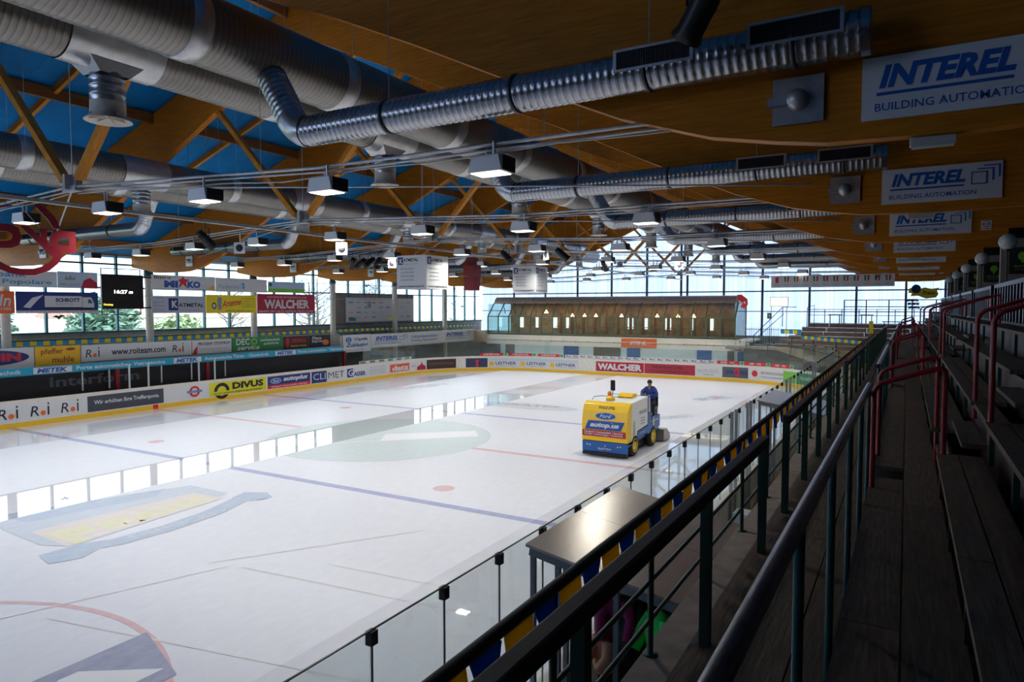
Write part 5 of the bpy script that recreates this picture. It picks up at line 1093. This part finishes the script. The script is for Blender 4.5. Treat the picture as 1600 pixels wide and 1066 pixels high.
bx('seat', DARK, .3, .8, 3.0, 3.45, 1.12, 1.50, z, bevel=.03); bx('seat_back', DARK, .3, .8, 3.42, 3.5, 1.4, 1.85, z, bevel=.03)
P = Print(lambda u, v, l: (u - .85, -.078 - l + max(0, v - 1.2) * .214 + max(0, v - 1.6) * .33, v), z)
def para(P, m, u, v, w, h, k, n=8):
    vs = []
    for i in range(n + 1): q = i / n; vs += [(u + k * q, v + h * q), (u + w + k * q, v + h * q)]
    return P.put('emblem', vs, [(2 * i, 2 * i + 1, 2 * i + 3, 2 * i + 2) for i in range(n)], m)
P.fn = (lambda f: (lambda u, v, l: f(u, v, l * 3)))(P.fn); P.text('POLE STIL', BLKP, .58, 1.70, .62, .09, shear=.2); P.ell(SIGNW, .88, 1.46, .39, .125); P.ell(BLUP, .88, 1.46, .375, .112); P.text('Ford', SIGNW, .66, 1.40, .44, .13, shear=.35, bold=.01)
para(P, mat('print_royal', (.01, .08, .36), .5), .12, .98, 1.36, .31, .13); P.text('autoplus', SIGNW, .32, 1.02, 1.1, .22, shear=.3, bold=.05)
P.rect(CRIM, .03, .74, 1.62, .21); P.text('Verkauf / Autoverleih / Service', SIGNW, .1, .855, 1.45, .075, bold=.02, shear=.2); P.text('Vendita / Autonoleggio / Assistenza', SIGNW, .1, .765, 1.45, .075, bold=.02, shear=.2)
P = Print(lambda u, v, l: (u - .85, -.055 - l, v), z); P.text('ELETTRA', SIGNW, .62, .27, .5, .06, bold=.03); P.ell(SIGNW, .2, .42, .03, .025); P.ell(SIGNW, .3, .41, .03, .025); P.ell(SIGNW, 1.35, .41, .03, .025); P.ell(SIGNW, 1.45, .42, .03, .025); P.text('T', SIGNW, .84, .37, .08, .06)
P = Print(lambda u, v, l: (.856 + l, u, v), z); P.text('WALCHER', GREYP, 1.15, 1.42, .8, .12, bold=.02); P.poly(mat('pale_lime', (.45, .55, .20), .5), [(.5, .7), (.75, .8), (.68, 1.3), (.55, 1.2)])
for i in range(3): P.rect(GREYP, 1.3, 1.05 + .1 * i, .45, .03)
P.ell(SIGNW, 2.75, 1.02, .11, .12, hole=.7); P.poly(SIGNW, [(2.66, .8), (2.85, .8), (2.76, 1.15)]); P.text('powered by', SIGNW, 1.25, .72, .5, .05)
P = Print(lambda u, v, l: (.846 + l, u, v), z); P.poly(SIGNW, [(2.18, 1.4), (2.38, 1.35), (2.34, 1.9), (2.18, 1.9)]); P.rect(SIGNW, 2.5, .95, .9, .03)

def skinned(name, verts, edges, radii, m, parent, sub=2, root=0):
    me = bpy.data.meshes.new(name); me.from_pydata(verts, edges, []); me.materials.append(m); o = inst(name, me, parent)
    sk = o.modifiers.new('skin', 'SKIN'); sk.use_smooth_shade = True
    if not me.skin_vertices: me.attributes  # layer is made by the modifier below
    b = bmesh.new(); b.from_mesh(me); lay = b.verts.layers.skin.verify(); b.verts.ensure_lookup_table()
    for i, r in enumerate(radii): b.verts[i][lay].radius = (r, r) if not isinstance(r, tuple) else r; b.verts[i][lay].use_root = (i == root)
    b.to_mesh(me); b.free()
    sd = o.modifiers.new('subd', 'SUBSURF'); sd.levels = sub; sd.render_levels = sub
    return o
SKN = mat('skin', (.50, .27, .18), .5); JB = mat('jacket_blue', (.01, .045, .26), .6); TRS = mat('dark_trousers', (.018, .018, .024), .7)
p = thing('person', 'driver in a blue jacket and dark trousers steering the ice machine', 'person', (-8.55, 25.62, 1.13))
# seated on the machine seat (z 1.45), local z 0 = 1.0 m; faces the camera side (-y), leaning over the wheel
hip = (0, .0, .52); ch = (0, -.10, .86); nk = (0, -.13, 1.08); hd = (0, -.16, 1.20); ht = (0, -.17, 1.34)
V = [hip, (0, -.04, .68), ch, nk, hd, ht,
     (.19, -.10, 1.00), (.30, -.18, .76), (.10, -.44, .78), (.04, -.52, .80),
     (-.19, -.10, 1.00), (-.29, -.22, .78), (-.16, -.48, .82), (-.15, -.57, .85),
     (.12, -.05, .50), (.17, -.44, .50), (.16, -.42, .10), (.16, -.50, .03), (-.12, -.05, .50), (-.17, -.44, .50), (-.16, -.42, .10), (-.16, -.50, .03)]
E_ = [(0, 1), (1, 2), (2, 3), (3, 4), (4, 5), (2, 6), (6, 7), (7, 8), (8, 9), (2, 10), (10, 11), (11, 12), (12, 13), (0, 14), (14, 15), (15, 16), (16, 17), (0, 18), (18, 19), (19, 20), (20, 21)]
R_ = [.13, .12, .13, .055, .085, .075, .065, .05, .035, .03, .065, .05, .035, .03, .09, .07, .05, .04, .09, .07, .05, .04]
skinned('body', V, E_, R_, SKN, p)
jv = [V[0], V[1], V[2], (0, -.12, 1.04), V[6], V[7], V[8], V[10], V[11], V[12], (0, .02, .44)]
skinned('jacket', jv, [(0, 1), (1, 2), (2, 3), (2, 4), (4, 5), (5, 6), (2, 7), (7, 8), (8, 9), (0, 10)], [(.18, .15), (.18, .15), (.19, .16), (.11, .09), .10, .08, .062, .10, .08, .062, (.19, .15)], JB, p)
tv = [(0, 0, .5), V[14], V[15], V[16], V[18], V[19], V[20]]
skinned('trousers', tv, [(0, 1), (1, 2), (2, 3), (0, 4), (4, 5), (5, 6)], [.14, .11, .09, .07, .11, .09, .07], TRS, p)
MB().lathe([(.001, .115), (.06, .10), (.09, .05), (.095, .0), (.088, -.02)], (0, -.155, 1.255), 16).build('hair', mat('dark_hair', (.015, .011, .009), .6), p)
fc = MB(); fc.lathe([(.001, .0), (.014, -.01), (.018, -.04), (0, -.045)], (0, -.262, 1.25), 8).build('nose', SKN, p)
for s_ in (-1, 1):
    MB().lathe([(.001, .008), (.011, 0), (.001, -.008)], (s_ * .033, -.245, 1.265), 8).build('eye', BLKP, p); MB().lathe([(.001, .025), (.018, 0), (.001, -.025)], (s_ * .09, -.16, 1.24), 8).build('ear', SKN, p)
    MB().box(-.018, .018, -.005, .005, -.003, .003).build('eyebrow', MATS['dark_hair'], p, (s_ * .033, -.249, 1.288), fix=False)
MB().box(-.022, .022, -.004, .004, -.004, .004).build('mouth', mat('lips', (.35, .12, .10), .5), p, (0, -.245, 1.195), fix=False)
for s_, w0 in ((1, V[9]), (-1, V[13])):
    for f in range(5):
        a = (f - 2) * .018; ln = [.05, .07, .08, .075, .06][f] if s_ > 0 else [.06, .075, .08, .07, .05][f]
        if (f == 0 and s_ > 0) or (f == 4 and s_ < 0): pts = [w0, (w0[0] + s_ * -.03, w0[1] - .02, w0[2] + .015), (w0[0] + s_ * -.045, w0[1] - .045, w0[2] + .01)]
        else: pts = [(w0[0] + a, w0[1], w0[2]), (w0[0] + a * 1.2, w0[1] - ln * .5, w0[2] + .012), (w0[0] + a * 1.2, w0[1] - ln * .8, w0[2] - .015), (w0[0] + a * 1.1, w0[1] - ln * .6, w0[2] - .035)]
        MB().tube(pts, .009, 6, radii=[.010, .009, .008, .007][:len(pts)]).build('finger', SKN, p)

# ------------------------------------------------------------------ outside, seen through the windows
gr = bx('ground_outside', mat('winter_grass', (.30, .33, .24), .9, noise=.25, scale=.1), -420, -38.75, -150, 300, -.6, -.5, kind='structure')
bx('ground_outside', MATS['winter_grass'], -38.7, 200, 60.2, 400, -.6, -.5, kind='structure')
hl = MB(); n = 40; vs = []
for i in range(n + 1):
    y = -150 + 600 * i / n; h = 34 + 14 * math.sin(i * .6) + 8 * math.sin(i * 1.7 + 1)
    vs += [(-260, y, -1), (-330, y, h * 1.0)]
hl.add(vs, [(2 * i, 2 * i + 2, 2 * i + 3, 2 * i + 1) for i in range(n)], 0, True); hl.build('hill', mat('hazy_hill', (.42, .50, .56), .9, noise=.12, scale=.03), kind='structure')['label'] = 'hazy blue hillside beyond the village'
def tree(x, y, h, w, m, label, bare=False, seed=0):
    rn = random.Random(seed); t = thing('tree', label, 'tree', (x, y, -.5)); tk = MB().tube([(0, 0, 0), (.1, 0, h * .4), (0, .1, h * .85)], .2, 7, radii=[.22, .15, .05])
    for i in range(26 if bare else 8):
        a = rn.uniform(0, 2 * PI); z0 = h * rn.uniform(.25, .75); l = w * rn.uniform(.5, 1); e = (l * math.cos(a), l * math.sin(a), z0 + l * rn.uniform(.4, 1.0)); md = (e[0] * .5, e[1] * .5, z0 + (e[2] - z0) * .35)
        tk.tube([(0, 0, z0), md, e], .05, 4, cap=False, radii=[.07, .04, .012])
        if bare:
            for q in range(4):
                b2 = rn.uniform(0, 2 * PI); k2 = rn.uniform(.4, .95); s0 = Vector(md).lerp(Vector(e), k2); tk.tube([s0, s0 + Vector((math.cos(b2) * .7, math.sin(b2) * .7, rn.uniform(.3, .9)))], .02, 3, cap=False)
    tk.build('trunk', mat('bark', (.10, .085, .075), .9), t)
    if not bare:
        cr_ = MB()
        for i in range(1500):
            u = rn.gauss(0, 1); v = rn.gauss(0, 1); q = rn.gauss(0, 1); l = math.sqrt(u * u + v * v + q * q) or 1; r = rn.uniform(.55, 1.0)
            c = Vector((u / l * w * r, v / l * w * r, h * .58 + q / l * h * .42 * r)); s_ = rn.uniform(.18, .4); A = rn.uniform(0, 2 * PI)
            d1 = Vector((math.cos(A), math.sin(A), rn.uniform(-.6, .6))) * s_; d2 = Vector((-math.sin(A) * rn.random(), math.cos(A), rn.uniform(-1, 1))) * s_ * .7
            cr_.add([c - d1, c + d2, c + d1, c - d2], [(0, 1, 2, 3)])
        f = cr_.build('foliage', m, t, fix=False); f['kind'] = 'stuff'
FG = mat('evergreen_foliage', (.13, .23, .16), .8, noise=.3, scale=2); FB = mat('pale_bush_foliage', (.30, .38, .20), .8, noise=.3, scale=2)
tree(-60, 23.5, 7.6, 3.0, FG, 'dark green bushy tree behind the truck banner windows', seed=1); tree(-60, 33.5, 7.2, 3.0, FG, 'dark green tree behind the scoreboard side windows', seed=2); tree(-52, 28.6, 5.6, 1.9, FG, 'lower evergreen between the two dark trees', seed=3)
tree(-70, 47.0, 5.0, 3.0, FB, 'pale green bush in front of the red roofed house', seed=4)
for i, (x, y, h) in enumerate([(-60, 46, 9), (-56, 53, 10), (-62, 60, 11), (-58, 66, 11), (-66, 76, 10), (-64, 92, 12)]): tree(x, y, h, 3.2, None, 'bare winter tree outside, %s from the scoreboard' % ORD[i], True, 20 + i)
def house(x, y, w, d, h, roof, label, rh=2.0):
    t = thing('house', label, 'house', (x, y, -.5)); bx('house_wall', mat('render_white', (.72, .70, .64), .8), -d, 0, 0, w, 0, h, t)
    MB().prism([(-d - .5, h), (.5, h), (-d / 2, h + rh)], -.5, w + .5).build('house_roof', roof, t)
    for i in range(int(w / 3)):
        for zz in ([1.2, 4.0] if h > 5 else [1.2]):
            f = bx('house_window', mat('window_brown', (.16, .10, .07), .6), -.02, .05, 1 + 3 * i, 2.1 + 3 * i, zz, zz + 1.3, t); bx('window_glass', mat('far_glass', (.36, .40, .45), .2), .05, .06, 1.1 + 3 * i, 2.0 + 3 * i, zz + .1, zz + 1.2, f)
RT = mat('red_tile_roof', (.38, .22, .18), .8, noise=.2, scale=1)
house(-84, 44, 13, 9, 4.5, RT, 'white house with pale red roof behind the bistro banner'); house(-92, 62, 12, 9, 4.2, RT, 'second red roofed house behind the yellow banner'); house(-80, 92, 16, 8, 3.4, mat('grey_tile_roof', (.30, .31, .33), .8), 'low white house beyond the windows near the far corner', 1.6); house(-76, 22, 5, 7, 5.5, mat('snowy_roof', (.62, .64, .68), .8), 'house with pale roof behind the leftmost windows', 2.6)
